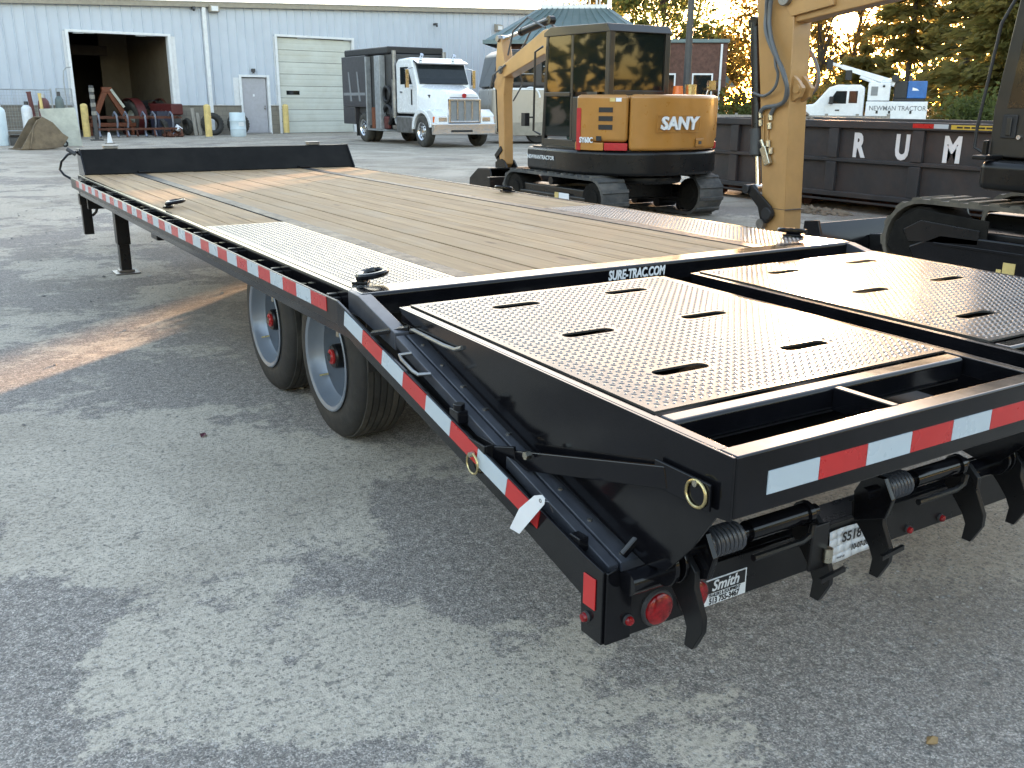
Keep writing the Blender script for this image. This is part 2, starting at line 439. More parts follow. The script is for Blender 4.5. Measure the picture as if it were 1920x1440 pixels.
# ================================================================== FLATBED TRAILER
def plate_material(name, base1, base2, r0, ior):
    """black painted steel; the raised diamond lugs are real and share the look, a little glossier"""
    m, nt, b, N, L = newmat(name)
    vv = coords(nt, 'Object')
    n = noise(nt, vv, 3.5, 5, 0.6)
    dust = mth(nt, 'MULTIPLY', ramp(nt, noise(nt, vv, 2.1, 7, 0.7, 0.4), 0.40, 0.75), 0.6)
    L.new(mix(nt, dust, base1, base2), b.inputs['Base Color'])
    L.new(mth(nt, 'ADD', mth(nt, 'MULTIPLY', n, 0.14), r0), b.inputs['Roughness'])
    b.inputs['IOR'].default_value = ior
    wob = nt.nodes.new('ShaderNodeBump'); wob.inputs['Strength'].default_value = 0.22; wob.inputs['Distance'].default_value = 0.02
    L.new(noise(nt, vv, 3.0, 2, 0.5), wob.inputs['Height']); L.new(wob.outputs[0], b.inputs['Normal'])
    return m
M['plate'] = plate_material('black_diamond_plate', (0.040, 0.040, 0.039), (0.105, 0.10, 0.09), 0.13, 1.24)
M['plate_lug'] = plate_material('diamond_plate_lug', (0.07, 0.069, 0.066), (0.15, 0.142, 0.125), 0.16, 1.65)

def lug_part(parent, x0, x1, y0, y1, zf, holes=(), pitch=0.0190):
    """thousands of raised lugs in two crossing directions: one part"""
    mb = MB(); c45 = math.sqrt(0.5); nx = int((x1-x0)/(pitch*c45)); ny = int((y1-y0)/(pitch*c45))
    for i in range(nx):
        for j in range(ny):
            if (i+j) % 2: continue
            cx = x0+(i+0.5)*pitch*c45; cy = y0+(j+0.5)*pitch*c45
            if cx-0.009 < x0 or cx+0.009 > x1 or cy-0.009 < y0 or cy+0.009 > y1: continue
            if any(abs(cx-hx) < 0.097 and abs(cy-hy) < 0.032 for hx, hy in holes): continue
            a = R(45) if i % 2 else R(-45)
            ca, sa = math.cos(a), math.sin(a); La, Wa, h = 0.0092, 0.0040, 0.0017
            P2 = [(-La, 0, 0), (-La*0.45, -Wa, 0), (La*0.45, -Wa, 0), (La, 0, 0), (La*0.45, Wa, 0), (-La*0.45, Wa, 0), (-La*0.5, 0, h), (La*0.5, 0, h)]
            vs = [(cx+p*ca-q_*sa, cy+p*sa+q_*ca, zf(cy)+r) for p, q_, r in P2]
            mb.add(vs, [(0, 1, 6), (1, 2, 7, 6), (2, 3, 7), (3, 4, 7), (4, 5, 6, 7), (5, 0, 6)])
    return stuff(part('tread_lug', mb, 'plate_lug', parent, smooth=True, angle=75))

def wood_material():
    m, nt, b, N, L = newmat('treated_pine_plank')
    v = coords(nt, 'Object', (1, 1, 1), True)
    st = nt.nodes.new('ShaderNodeMapping'); st.inputs['Scale'].default_value = (22, 1.1, 22); L.new(v, st.inputs[0])
    st2 = nt.nodes.new('ShaderNodeMapping'); st2.inputs['Scale'].default_value = (70, 2.2, 70); L.new(v, st2.inputs[0])
    g1 = noise(nt, st.outputs[0], 1.0, 5, 0.62, 0.8)
    g2 = noise(nt, st2.outputs[0], 1.0, 4, 0.7)
    oi = nt.nodes.new('ShaderNodeObjectInfo')
    c = mix(nt, ramp(nt, g1, 0.30, 0.72), (0.19, 0.124, 0.064), (0.43, 0.30, 0.165))
    c = mix(nt, mth(nt, 'MULTIPLY', ramp(nt, g2, 0.5, 0.72), 0.5), c, (0.17, 0.125, 0.08))
    c = mix(nt, mth(nt, 'MULTIPLY', oi.outputs['Random'], 0.55), c, (0.25, 0.178, 0.105))
    # knots and grey weathering
    kn = nt.nodes.new('ShaderNodeTexVoronoi'); kn.inputs['Scale'].default_value = 1.0
    km = nt.nodes.new('ShaderNodeMapping'); km.inputs['Scale'].default_value = (5.5, 1.7, 5.5); L.new(v, km.inputs[0]); L.new(km.outputs[0], kn.inputs[0])
    c = mix(nt, mth(nt, 'MULTIPLY', ramp(nt, kn.outputs['Distance'], 0.11, 0.04), 0.8), c, (0.09, 0.055, 0.03))
    c = mix(nt, mth(nt, 'MULTIPLY', ramp(nt, noise(nt, v, 1.7, 6, 0.7), 0.5, 0.72), 0.45), c, (0.31, 0.27, 0.215))
    L.new(c, b.inputs['Base Color'])
    b.inputs['Roughness'].default_value = 0.62
    b.inputs['Specular IOR Level'].default_value = 0.15
    bump(nt, g2, 0.35, 0.004, b)
    return m
M['wood'] = wood_material()

DZ = 0.868
trailer = thing('flatbed_trailer', 'long black flatbed equipment trailer with wooden deck and fold-over rear ramps', 'trailer')
T = trailer
# ---- deck planks (each its own board)
def plank(x0, x1, y0, y1):
    mb = MB().box(-(x1-x0)/2+0.0036, (x1-x0)/2-0.0036, y0, y1, -0.04, 0.0)
    o = part('plank', mb, 'wood', T, bevel=0.003, smooth=False, loc=((x0+x1)/2, 0, DZ+0.002+rnd.uniform(-.0015, .0015)))
    return o
for i in range(10):
    plank(-0.718+i*0.1436, -0.718+(i+1)*0.1436, -0.06, 5.80)
for sx in (-1, 1):
    yf = 1.87 if sx < 0 else 1.77
    for i in range(3):
        a = 0.802+i*0.1387
        x0, x1 = (a, a+0.1387) if sx > 0 else (-a-0.1387, -a)
        plank(x0, x1, yf, 5.80)
    part('edge_strip', MB().box(sx*0.76-0.040, sx*0.76+0.040, -0.06, 5.80, DZ-0.02, DZ+0.005), 'strip', T, bevel=0.002)
    xa, xb = sorted((sx*0.803, sx*1.219))
    part('tread_plate', MB().box(xa, xb, -0.06, yf-0.003, DZ-0.008, DZ+0.005), 'plate', T, bevel=0.002)
    lug_part(T, xa+0.01, xb-0.01, -0.055, yf-0.01, lambda y: DZ+0.005)
    xa, xb = sorted((sx*1.222, sx*1.246))
    part('side_channel', MB().box(xa, xb, -0.10, 5.86, DZ-0.17, DZ+0.004), 'black', T, bevel=0.003)
    xa, xb = sorted((sx*1.284, sx*1.295))
    part('rub_rail', MB().box(xa, xb, -0.095, 5.945, 0.760, 0.843), 'satin', T, bevel=0.003)
    for k in range(10):
        y = 0.02+0.61*k
        xa, xb = sorted((sx*1.247, sx*1.2835))
        part('stake_pocket', MB().box(xa, xb, y-0.04, y+0.04, 0.766, 0.838).box(xa, xb, y-0.012, y+0.012, 0.838, 0.848), 'satin', T, bevel=0.003)
        if k < 9: part('pipe_spool', MB().cyl((sx*1.266, y+0.305, 0.765), (sx*1.266, y+0.305, 0.832), 0.017, n=12), 'black', T)
    # longitudinal main beam and its flanges
    mb = MB().box(sx*0.5-0.008, sx*0.5+0.008, -1.50, 8.4, 0.47, 0.77).box(sx*0.5-0.06, sx*0.5+0.06, -0.2, 8.4, 0.772, 0.79).box(sx*0.5-0.06, sx*0.5+0.06, -0.2, 8.4, 0.45, 0.468)
    part('main_beam', mb, 'satin', T)
for k in range(15):
    y = 0.15+k*0.405
    part('crossmember', MB().box(-1.22, 1.22, y-0.004, y+0.004, 0.75, 0.826).box(-1.22, 1.22, y-0.03, y+0.03, 0.742, 0.750), 'satin', T)

# ---- reflective tape on the rub rail: alternating pieces
def tape_mesh(mat, L_, h): return MB().box(-0.0012, 0.0012, 0.0008, L_-0.0008, -h, 0).mesh('reflector_tape', mat, False)
TAPE = {k: tape_mesh(k+'_tape', 0.1524, 0.0508) for k in ('red', 'white')}
for k in range(37):
    link('reflector_tape', TAPE['red' if k % 2 == 0 else 'white'], T, (-1.2963, k*0.1524, 0.840))

# ---- bulkhead at the front
mb = MB().prism([(5.83, 0.872), (5.845, 0.872), (6.0, 1.062), (6.10, 1.062), (6.10, 1.074), (5.985, 1.074)], 'yz', -1.19, 1.27)
part('bulkhead', mb, 'bulk', T, bevel=0.003)
for sx, x in ((-1, -1.192), (1, 1.272)):
    part('bulkhead_end', MB().prism([(5.81, 0.76), (5.81, 0.88), (5.975, 1.08), (6.11, 1.08), (6.11, 0.76)], 'yz', x-0.006, x+0.006), 'black', T, bevel=0.002)
part('front_channel', MB().box(-1.186, 1.266, 6.094, 6.108, 0.70, 1.06).box(-1.186, 1.266, 5.846, 6.09, 0.83, 0.845), 'satin', T)
for x in (-0.93, 0.94):
    o = part('tie_down_bracket', MB().box(x-0.055, x+0.055, 6.0, 6.09, 1.076, 1.098).box(x-0.065, x+0.065, 5.995, 6.095, 1.098, 1.106), 'steel', T, bevel=0.003)
for x in (-0.72, 0.74):
    part('hinge_lug', MB().box(x-0.05, x+0.05, 5.74, 5.83, DZ+0.006, DZ+0.026), 'black', T, bevel=0.004)
pts = [(-1.20, 6.10, 1.05), (-1.27, 6.12, 1.03), (-1.325, 6.15, 0.97), (-1.345, 6.15, 0.90), (-1.32, 6.12, 0.855), (-1.26, 6.10, 0.815), (-1.20, 6.08, 0.775)]
part('breakaway_cable', MB().tube(pts, 0.011, 8), 'black', T)
part('cable_plug', MB().cyl((-1.21, 6.1, 1.03), (-1.27, 6.13, 1.075), 0.018, n=10), 'dkgrey', T)
part('stand_post', MB().box(-1.225, -1.145, 6.02, 6.09, 0.34, 0.76).box(-1.235, -1.135, 6.01, 6.10, 0.60, 0.70), 'satin', T, bevel=0.004)
pts = [(-1.14, 6.05, 0.72), (-1.10, 6.04, 0.66), (-1.09, 6.04, 0.58), (-1.11, 6.04, 0.53), (-1.14, 6.05, 0.50)]
part('stand_handle', MB().tube(pts, 0.012, 8), 'satin', T)
# landing jack
mb = MB().box(-1.0, -0.89, 5.79, 5.91, 0.26, 0.86).box(-0.99, -0.90, 5.80, 5.90, 0.03, 0.27)
jack = part('landing_jack', mb, 'satin', T, bevel=0.006)
part('jack_foot', MB().box(-1.05, -0.84, 5.74, 5.96, 0.003, 0.014).box(-1.01, -0.88, 5.79, 5.91, 0.014, 0.035), 'steel', jack, bevel=0.003)
part('jack_bracket', MB().box(-1.20, -0.87, 5.82, 5.88, 0.58, 0.74), 'satin', jack, bevel=0.004)
part('tool_box', MB().box(-1.0, -0.72, 4.15, 4.35, 0.50, 0.62), 'satin', T, bevel=0.01)
mb = MB().beam((-0.5, 6.1, 0.55), (-0.06, 8.6, 0.55), 0.09, 0.22).beam((0.5, 6.1, 0.55), (0.06, 8.6, 0.55), 0.09, 0.22).box(-0.1, 0.1, 8.4, 8.9, 0.45, 0.62)
part('drawbar', mb, 'satin', T, bevel=0.006)
part('coupler_ring', MB().torus((0, 9.0, 0.53), 0.06, 0.022, 'z'), 'steel', T)

# ---- D-rings
def dring(x, y, z, rz=0.0):
    e = link('lashing_ring', MB().box(-0.05, 0.05, -0.028, 0.028, 0, 0.010).cyl((-0.035, 0, 0.02), (0.035, 0, 0.02), 0.016, n=10).mesh('lashing_ring', 'black'), T, (x, y, z), (0, 0, rz))
    bev(e, 0.003)
    r = part('ring', MB().torus((0, -0.045, 0.026), 0.062, 0.0115, 'z', 20, 8, sy=0.8), 'black', e)
    r.rotation_euler = (R(-8), 0, 0)
for x, y, rz in ((-1.15, 0.03, R(60)), (1.16, 0.10, R(-60)), (-1.17, 2.88, R(70)), (1.16, 2.76, R(-70))):
    dring(x, y, DZ+0.006, rz)

# ---- rear cross tube with lettering
part('rear_tube', MB().box(-1.246, 1.246, -0.185, -0.064, 0.794, 0.8765), 'black', T, bevel=0.014)
text('lettering', 'SURE-TRAC.COM', 0.052, 'white_ink', T, (-0.055, -0.1865, 0.842), RX, bold=0.0016, sx=0.72, shear=0.12)
for x in (-0.82, -0.22, 0.33, 0.85):
    part('ramp_stop', MB().box(x-0.045, x+0.045, -0.20, -0.186, 0.795, 0.815), 'satin', T, bevel=0.002)

# ---- dovetail (sloping tail)
TAILTOP = [(-0.09, 0.843), (-0.166, 0.826), (-1.535, 0.512), (-1.606, 0.50)]
for sx in (-1, 1):
    xa, xb = sorted((sx*1.285, sx*1.2952))
    poly = TAILTOP + [(-1.606, 0.316), (-1.53, 0.316), (-1.525, 0.41), (-1.19, 0.50), (-0.60, 0.632), (-0.30, 0.70), (-0.09, 0.76)]
    part('tail_side_plate', MB().prism(poly, 'yz', xa, xb), 'black', T, bevel=0.002)
    # inner ledge behind the tape rail
    mb = MB()
    mb.prism([(-0.19, 0.79), (-1.53, 0.475), (-1.53, 0.45), (-0.19, 0.765)], 'yz', *sorted((sx*1.2565, sx*1.2848)))
    part('tail_ledge', mb, 'black', T)
    # flat bar from the deck corner down to the tail, then the edge of the tail deck
    zs = lambda y: 0.806+0.277*(y+0.437)
    mb = MB().prism([(-0.10, 0.876), (-0.19, 0.872), (-0.47, zs(-0.47)+0.006), (-0.47, zs(-0.47)-0.05), (-0.19, 0.80), (-0.10, 0.80)], 'yz', *sorted((sx*1.205, sx*1.256)))
    part('corner_bar', mb, 'slate', T, bevel=0.003)
    for a0, a1 in ((1.2265, 1.256), (1.1, 1.2195)):
        mb = MB().prism([(-0.475, zs(-0.475)), (-1.575, zs(-1.575)), (-1.575, zs(-1.575)-0.035), (-0.475, zs(-0.475)-0.035)], 'yz', *sorted((sx*a0, sx*a1)))
        part('tail_deck_strip', mb, 'slate', T, bevel=0.003)
    mb = MB().prism([(-0.475, zs(-0.475)-0.04), (-1.575, zs(-1.575)-0.04), (-1.575, zs(-1.575)-0.08), (-0.475, zs(-0.475)-0.08)], 'yz', *sorted((sx*1.05, sx*1.25)))
    part('tail_frame', mb, 'satin', T)
    for k in range(9):
        y = -0.55-k*0.125
        part('rivet', MB().cyl((sx*1.2, y, zs(y)-0.002), (sx*1.2, y, zs(y)+0.004), 0.006, n=8), 'steel', T)
    # cross bar, wire loop, lug and stake pocket along the ledge
    if True:
        part('chain_bar', MB().beam((sx*1.303, -0.395, 0.792), (sx*1.20, -0.455, zs(-0.455)+0.010), 0.030, 0.012), 'black', T, bevel=0.002)
        pts = [(sx*1.256, -0.585, 0.765), (sx*1.292, -0.575, 0.762), (sx*1.297, -0.60, 0.755), (sx*1.297, -0.675, 0.737), (sx*1.292, -0.70, 0.731), (sx*1.256, -0.71, 0.731)]
        part('rope_loop', MB().tube(pts, 0.0055, 8), 'steel', T)
        part('tail_lug', MB().box(*sorted((sx*1.257, sx*1.29)), -0.935, -0.885, 0.645, 0.682).cyl((sx*1.272, -0.91, 0.68), (sx*1.272, -0.91, 0.698), 0.017, n=12), 'black', T, bevel=0.003)
        part('stake_pocket', MB().box(*sorted((sx*1.258, sx*1.264)), -1.09, -1.0, 0.57, 0.63).box(*sorted((sx*1.29, sx*1.297)), -1.09, -1.0, 0.57, 0.632).box(*sorted((sx*1.264, sx*1.29)), -1.09, -1.083, 0.56, 0.632), 'satin', T, bevel=0.002)
        part('tail_lug', MB().box(*sorted((sx*1.257, sx*1.285)), -1.50, -1.46, 0.50, 0.535), 'black', T, bevel=0.003)
for k in range(8):
    d = -k*0.1524
    o = link('reflector_tape', TAPE['white' if k % 2 == 0 else 'red'], T, (-1.2965, -0.166+d*0.9751, 0.8205+d*0.2217), (R(180-167.2), 0, 0))
    o.rotation_euler = (math.atan(0.2274), 0, 0)
    o.location = (-1.2965, -0.166+(d-0.1524)*0.9751, 0.8205+(d-0.1524)*0.2217)

# ---- rear bumper, lamps, stickers
part('rear_bumper', MB().box(-1.284, 1.284, -1.6055, -1.59, 0.316, 0.43).box(-1.284, 1.284, -1.59, -1.50, 0.423, 0.43), 'satin', T, bevel=0.003)
part('tail_corner_plate', MB().prism([(-1.289, 0.318), (-1.289, 0.498), (-1.262, 0.505), (-1.225, 0.47), (-1.2165, 0.42), (-1.2165, 0.318)], 'xz', -1.615, -1.607), 'black', T, bevel=0.002)
part('tail_corner_plate', MB().prism([(1.289, 0.318), (1.289, 0.498), (1.262, 0.505), (1.225, 0.47), (1.2165, 0.42), (1.2165, 0.318)], 'xz', -1.615, -1.607), 'black', T, bevel=0.002)
part('side_reflector', MB().box(-1.2985, -1.2954, -1.583, -1.538, 0.394, 0.472), 'red_tape', T, bevel=0.001)
def lamp(name, c, r, depth, nrm):
    c = Vector(c); nrm = Vector(nrm)
    base = part(name, MB().cyl(c, c+nrm*depth*0.5, r*1.18, r*1.12, n=24), 'dkgrey', T)
    mb = MB(); prof = [(r, 0.0), (r*0.97, depth*0.55), (r*0.8, depth*0.85), (r*0.4, depth), (0.0005, depth*1.02)]
    ax = 'y' if abs(nrm.y) > 0.5 else 'x'
    sg = nrm.y if ax == 'y' else nrm.x
    mb.lathe([(q, h*sg+sg*depth*0.3) for q, h in prof], c, ax, 24)
    part('lens', mb, 'red_lens', base)
for x in (-1.133, -1.02, 1.02, 1.133): lamp('tail_lamp', (x, -1.6056, 0.366), 0.040, 0.016, (0, -1, 0))
lamp('marker_lamp', (-1.228, -1.616, 0.368), 0.0115, 0.012, (0, -1, 0))
lamp('marker_lamp', (-1.2953, -1.551, 0.364), 0.0115, 0.012, (-1, 0, 0))
for x in (-0.197, -0.046, 0.105): lamp('marker_lamp', (x, -1.6056, 0.334), 0.0105, 0.012, (0, -1, 0))
stk = part('dealer_sticker', MB().box(-0.988, -0.842, -1.6075, -1.6055, 0.320, 0.390), 'white_ink', T)
part('sticker_panel', MB().box(-0.983, -0.847, -1.6086, -1.6072, 0.352, 0.387), 'ink', stk)
text('lettering', 'Smith', 0.040, 'white_ink', stk, (-0.915, -1.6092, 0.370), RX, bold=0.0008, shear=0.25, ext=0.0004)
text('lettering', 'TRAILERS & EQUIPMENT', 0.0125, 'ink', stk, (-0.915, -1.6080, 0.345), RX, bold=0.0003, sx=0.80, ext=0.0004)
text('lettering', '513 755-3467', 0.022, 'ink', stk, (-0.915, -1.6080, 0.3295), RX, bold=0.0008, sx=0.82, ext=0.0004)

# ---- ramps: one flip-over ramp and its mirror-free twin
def rz_(y): return 0.838 + (y+1.872)*(0.022/1.496)      # ramp surface height, slightly higher in front
def ramp_unit(x0):
    W_ = 1.113
    base = part('ramp', MB().prism([(-0.376, 0.862), (-1.872, 0.840), (-1.873, 0.705), (-1.835, 0.70), (-1.77, 0.60), (-1.70, 0.52), (-1.63, 0.505),
                                    (-1.06, 0.637), (-0.80, 0.71), (-0.56, 0.80), (-0.40, 0.845)], 'yz', x0-0.001, x0+0.007), 'black', T, bevel=0.0015)
    part('ramp_rail', MB().prism([(-0.376, 0.8625), (-1.84, 0.841), (-1.84, 0.79), (-0.376, 0.812)], 'yz', x0+W_-0.007, x0+W_), 'black', base, bevel=0.0015)
    # narrow top rails
    for xa, xb in ((x0+0.0065, x0+0.034), (x0+W_-0.034, x0+W_-0.0065)):
        part('ramp_rail', MB().prism([(-0.376, 0.8622), (-1.825, 0.8408), (-1.825, 0.79), (-0.376, 0.812)], 'yz', xa, xb), 'black', base, bevel=0.003)
    part('ramp_rail', MB().prism([(-0.376, 0.862), (-0.384, 0.862), (-0.384, 0.79), (-0.376, 0.79)], 'yz', x0+0.034, x0+W_-0.034), 'black', base)
    # slotted tread plate
    ys, ye = -0.386, -1.592
    outer = [(0.037, ys), (W_-0.037, ys), (W_-0.037, ye), (0.037, ye)]
    holes = []
    def slot(cx, cy, L_=0.178, h=0.047):
        p = []
        for i in range(7):
            t = -math.pi/2 + math.pi*i/6; p.append((cx+L_/2-h/2+math.cos(t)*h/2, cy+math.sin(t)*h/2))
        for i in range(7):
            t = math.pi/2 + math.pi*i/6; p.append((cx-L_/2+h/2+math.cos(t)*h/2, cy+math.sin(t)*h/2))
        return p
    SL = ((0.337, -0.55), (0.795, -0.545), (0.328, -0.955), (0.783, -0.95), (0.311, -1.37), (0.772, -1.365))
    for cx, cy in SL:
        holes.append(slot(cx, cy))
    me = curve_mesh('tread_plate', [outer]+holes, 0.006, 'plate')
    o = link('tread_plate', me, base, (x0, 0, 0.838+1.872*0.0147+0.0042), (math.atan(0.0147), 0, 0))
    lug_part(base, x0+0.042, x0+W_-0.042, ye+0.005, ys-0.005, lambda y: 0.838+(y+1.872)*0.0147+0.0073, [(x0+a_, b_) for a_, b_ in SL])
    # black sheets added below to paint the shade inside slots and rear box
    part('ramp_shade_sheet', MB().prism([(-0.39, 0.80), (-1.64, 0.778), (-1.64, 0.773), (-0.39, 0.795)], 'yz', x0+0.034, x0+W_-0.034), 'ink', base)
    part('ramp_shade_sheet', MB().box(x0+0.034, x0+W_-0.034, -1.815, -1.40, 0.708, 0.713), 'ink', base)
    # rear box: cross bars, divider, rear channel
    part('cross_bar', MB().box(x0+0.036, x0+W_-0.036, -1.655, -1.596, 0.782, 0.8435), 'black', base, bevel=0.012)
    part('divider_bar', MB().box(x0+W_/2-0.012, x0+W_/2+0.012, -1.823, -1.6555, 0.784, 0.8422), 'black', base, bevel=0.003)
    part('rear_channel', MB().box(x0+0.0075, x0+W_, -1.8735, -1.8185, 0.705, 0.8408), 'black', base, bevel=0.006)
    for k in range(6):
        o = link('reflector_tape', TAPE['white' if k % 2 == 0 else 'red'], base, (x0+0.096+k*0.1524, -1.8745, 0.794), (0, 0, R(-90)))
    # hinge tube, spring, sleeves
    for dx in (0.03, 0.63):
        xc = x0+dx
        part('hinge_rod', MB().cyl((xc+0.02, -1.70, 0.555), (xc+0.44, -1.70, 0.555), 0.016, n=16), 'black', base)
        part('hinge_sleeve', MB().cyl((xc+0.21, -1.70, 0.555), (xc+0.40, -1.70, 0.555), 0.025, n=16).cyl((xc+0.395, -1.70, 0.555), (xc+0.41, -1.70, 0.555), 0.031, n=16), 'black', base)
        part('spring', MB().coil((xc+0.075, -1.70, 0.555), (xc+0.18, -1.70, 0.555), 0.031, 0.0052, 8), 'slate', base)
        part('hinge_ear', MB().prism([(-1.66, 0.46), (-1.75, 0.50), (-1.765, 0.555), (-1.735, 0.605), (-1.68, 0.60), (-1.65, 0.54)], 'yz', xc+0.045, xc+0.060), 'black', base, bevel=0.003)
        part('latch_rod', MB().tube([(xc+0.20, -1.735, 0.505), (xc+0.36, -1.735, 0.505), (xc+0.385, -1.74, 0.52), (xc+0.39, -1.74, 0.545)], 0.0085, 8), 'satin', base)
    mb = MB().beam((x0+0.5, -1.755, 0.50), (x0+0.62, -1.74, 0.498), 0.01, 0.02)
    part('latch_plate', MB().box(x0+0.415, x0+0.475, -1.745, -1.735, 0.42, 0.54), 'satin', base, bevel=0.004)
    part('latch_pin', MB().cyl((x0+0.468, -1.752, 0.44), (x0+0.468, -1.752, 0.475), 0.012, n=12), 'zinc', base)
    # hooks that catch the ground end
    for dx in (0.062, 0.475, 0.70, 1.10):
        hx = x0+dx
        poly = [(-1.635, 0.50), (-1.655, 0.535), (-1.70, 0.545), (-1.733, 0.515), (-1.735, 0.475), (-1.765, 0.415), (-1.765, 0.38), (-1.738, 0.325),
                (-1.712, 0.325), (-1.716, 0.372), (-1.702, 0.40), (-1.672, 0.435), (-1.64, 0.465)]
        part('ground_hook', MB().prism(poly, 'yz', hx-0.008, hx+0.008), 'satin', base, bevel=0.002)
    for dx in (0.012, 0.040):
        part('hinge_disc', MB().cyl((x0+dx, -1.668, 0.520), (x0+dx+0.012, -1.668, 0.520), 0.052, n=26), 'black', base, bevel=0.003)
    for dx in (0.475, 0.70):
        part('stop_bar', MB().beam((x0+dx-0.05, -1.772, 0.408), (x0+dx+0.04, -1.768, 0.414), 0.009, 0.012), 'satin', base)
    part('hinge_tube', MB().cyl((x0-0.06, -1.640, 0.478), (x0+0.16, -1.640, 0.478), 0.029, n=18), 'black', base)
    return base
ramp_unit(-1.195)
ramp_unit(0.055)
part('grab_handle', MB().tube([(-1.202, -0.475, 0.806), (-1.204, -0.50, 0.812), (-1.206, -0.70, 0.808), (-1.204, -0.765, 0.810), (-1.200, -0.80, 0.822)], 0.0065, 8), 'steel', T)
# lift-assist arm with ring pins
arm = part('ramp_arm', MB().beam((-1.245, -1.07, 0.585), (-1.208, -1.70, 0.742), 0.012, 0.05).beam((-1.29, -1.02, 0.575), (-1.24, -1.16, 0.606), 0.012, 0.075).box(-1.212, -1.203, -1.83, -1.66, 0.712, 0.772), 'black', T, bevel=0.003)
part('ring_pin', MB().torus((-1.306, -1.042, 0.571), 0.0285, 0.0032, 'x', 28, 8), 'brass', arm)
part('ring_pin', MB().torus((-1.2155, -1.795, 0.742), 0.0285, 0.0036, 'x', 28, 8), 'brass', arm)
part('pin_head', MB().cyl((-1.30, -1.04, 0.597), (-1.315, -1.04, 0.597), 0.007, n=10), 'zinc', arm)
part('pin_head', MB().cyl((-1.205, -1.795, 0.765), (-1.222, -1.795, 0.765), 0.007, n=10), 'zinc', arm)
part('arm_bolt', MB().cyl((-1.25, -1.235, 0.648), (-1.265, -1.235, 0.648), 0.011, n=6), 'zinc', arm)
part('latch_lever', MB().beam((-1.225, -1.585, 0.515), (-1.14, -1.60, 0.60), 0.016, 0.016), 'black', T, bevel=0.003)

# ---- wheels
def wheel(xo, y, sx, inner=False):
    """xo: x of the outer sidewall; sx -1 for the left side"""
    Rt, Wt = 0.378, 0.262
    f = lambda d: xo - sx*d                        # d measured inwards from the outer sidewall
    c = (0, y, Rt)
    prof = [(0.228, 0.012), (0.245, 0.004), (0.285, 0.0), (0.325, 0.004), (0.355, 0.016), (0.371, 0.034)]
    prof += [(0.371, Wt-0.034), (0.355, Wt-0.016), (0.30, Wt), (0.228, Wt-0.012)]
    tyre = part('wheel', MB().lathe([(r, f(d)) for r, d in prof], c, 'x', 56, closed=True), 'rubber', T, angle=50)
    for k in range(6):
        a = 0.040+k*0.0310
        rp = [(0.366, a), (0.3775, a+0.001), (0.3775, a+0.0245), (0.366, a+0.0255)]
        part('tread_rib', MB().lathe([(r, f(d)) for r, d in rp], c, 'x', 56, closed=True), 'tread', tyre)
    if inner: return
    prof = [(0.232, 0.012), (0.246, 0.001), (0.249, -0.005), (0.243, -0.009), (0.226, -0.003), (0.221, 0.012), (0.214, 0.04), (0.196, 0.065), (0.194, 0.150), (0.186, 0.165),
            (0.165, 0.167), (0.12, 0.157), (0.09, 0.152), (0.055, 0.152)]
    part('rim', MB().lathe([(r, f(d)) for r, d in prof], c, 'x', 56), 'rim', tyre, angle=28)
    hub = part('hub', MB().lathe([(0.0005, f(0.030)), (0.050, f(0.030)), (0.056, f(0.038)), (0.058, f(0.12)), (0.078, f(0.152))], c, 'x', 28), 'satin', tyre)
    part('hub_cap', MB().lathe([(0.0005, f(0.014)), (0.022, f(0.014)), (0.026, f(0.020))], c, 'x', 20).lathe([(0.026, f(0.020)), (0.034, f(0.021)), (0.035, f(0.032))], c, 'x', 20), 'red_cap', tyre)
    part('cap_window', MB().cyl((f(0.0135), y, Rt), (f(0.0125), y, Rt), 0.02, n=16), 'darkglass', tyre)
    for k in range(8):
        t = 2*math.pi*k/8
        p = Vector((f(0.153), y+0.102*math.cos(t), Rt+0.102*math.sin(t)))
        part('lug_nut', MB().cyl(p, p+Vector((sx*0.03, 0, 0)), 0.0145, n=6), 'satin', tyre)
    for k in range(8):
        t = 2*math.pi*(k+0.5)/8
        p = Vector((f(0.1655), y+0.158*math.cos(t), Rt+0.158*math.sin(t)))
        part('hand_hole', MB().cyl(p, p+Vector((sx*0.004, 0, 0)), 0.021, n=14), 'ink', tyre)
    part('valve_stem', MB().cyl((f(0.06), y+0.14, Rt-0.12), (f(0.02), y+0.15, Rt-0.125), 0.005, n=8), 'brass', tyre)
    part('balance_weight', MB().box(*sorted((f(-0.012), f(-0.004))), y-0.19, y-0.165, Rt+0.135, Rt+0.175), 'zinc', tyre, bevel=0.002)
for y in (0.86, 1.73):
    for sx in (-1, 1):
        wheel(sx*0.985, y, sx)
    part('axle', MB().cyl((-0.8, y, 0.378), (0.8, y, 0.378), 0.055, n=16), 'satin', T)
for sx in (-1, 1):
    part('leaf_spring', MB().tube([(sx*0.55, 0.45, 0.46), (sx*0.55, 0.86, 0.40), (sx*0.55, 1.30, 0.47), (sx*0.55, 1.73, 0.40), (sx*0.55, 2.15, 0.46)], 0.03, 8), 'satin', T)
    part('mud_flap', MB().box(*sorted((sx*0.98, sx*0.62)), 0.395, 0.402, 0.42, 0.76), 'rubber', T)

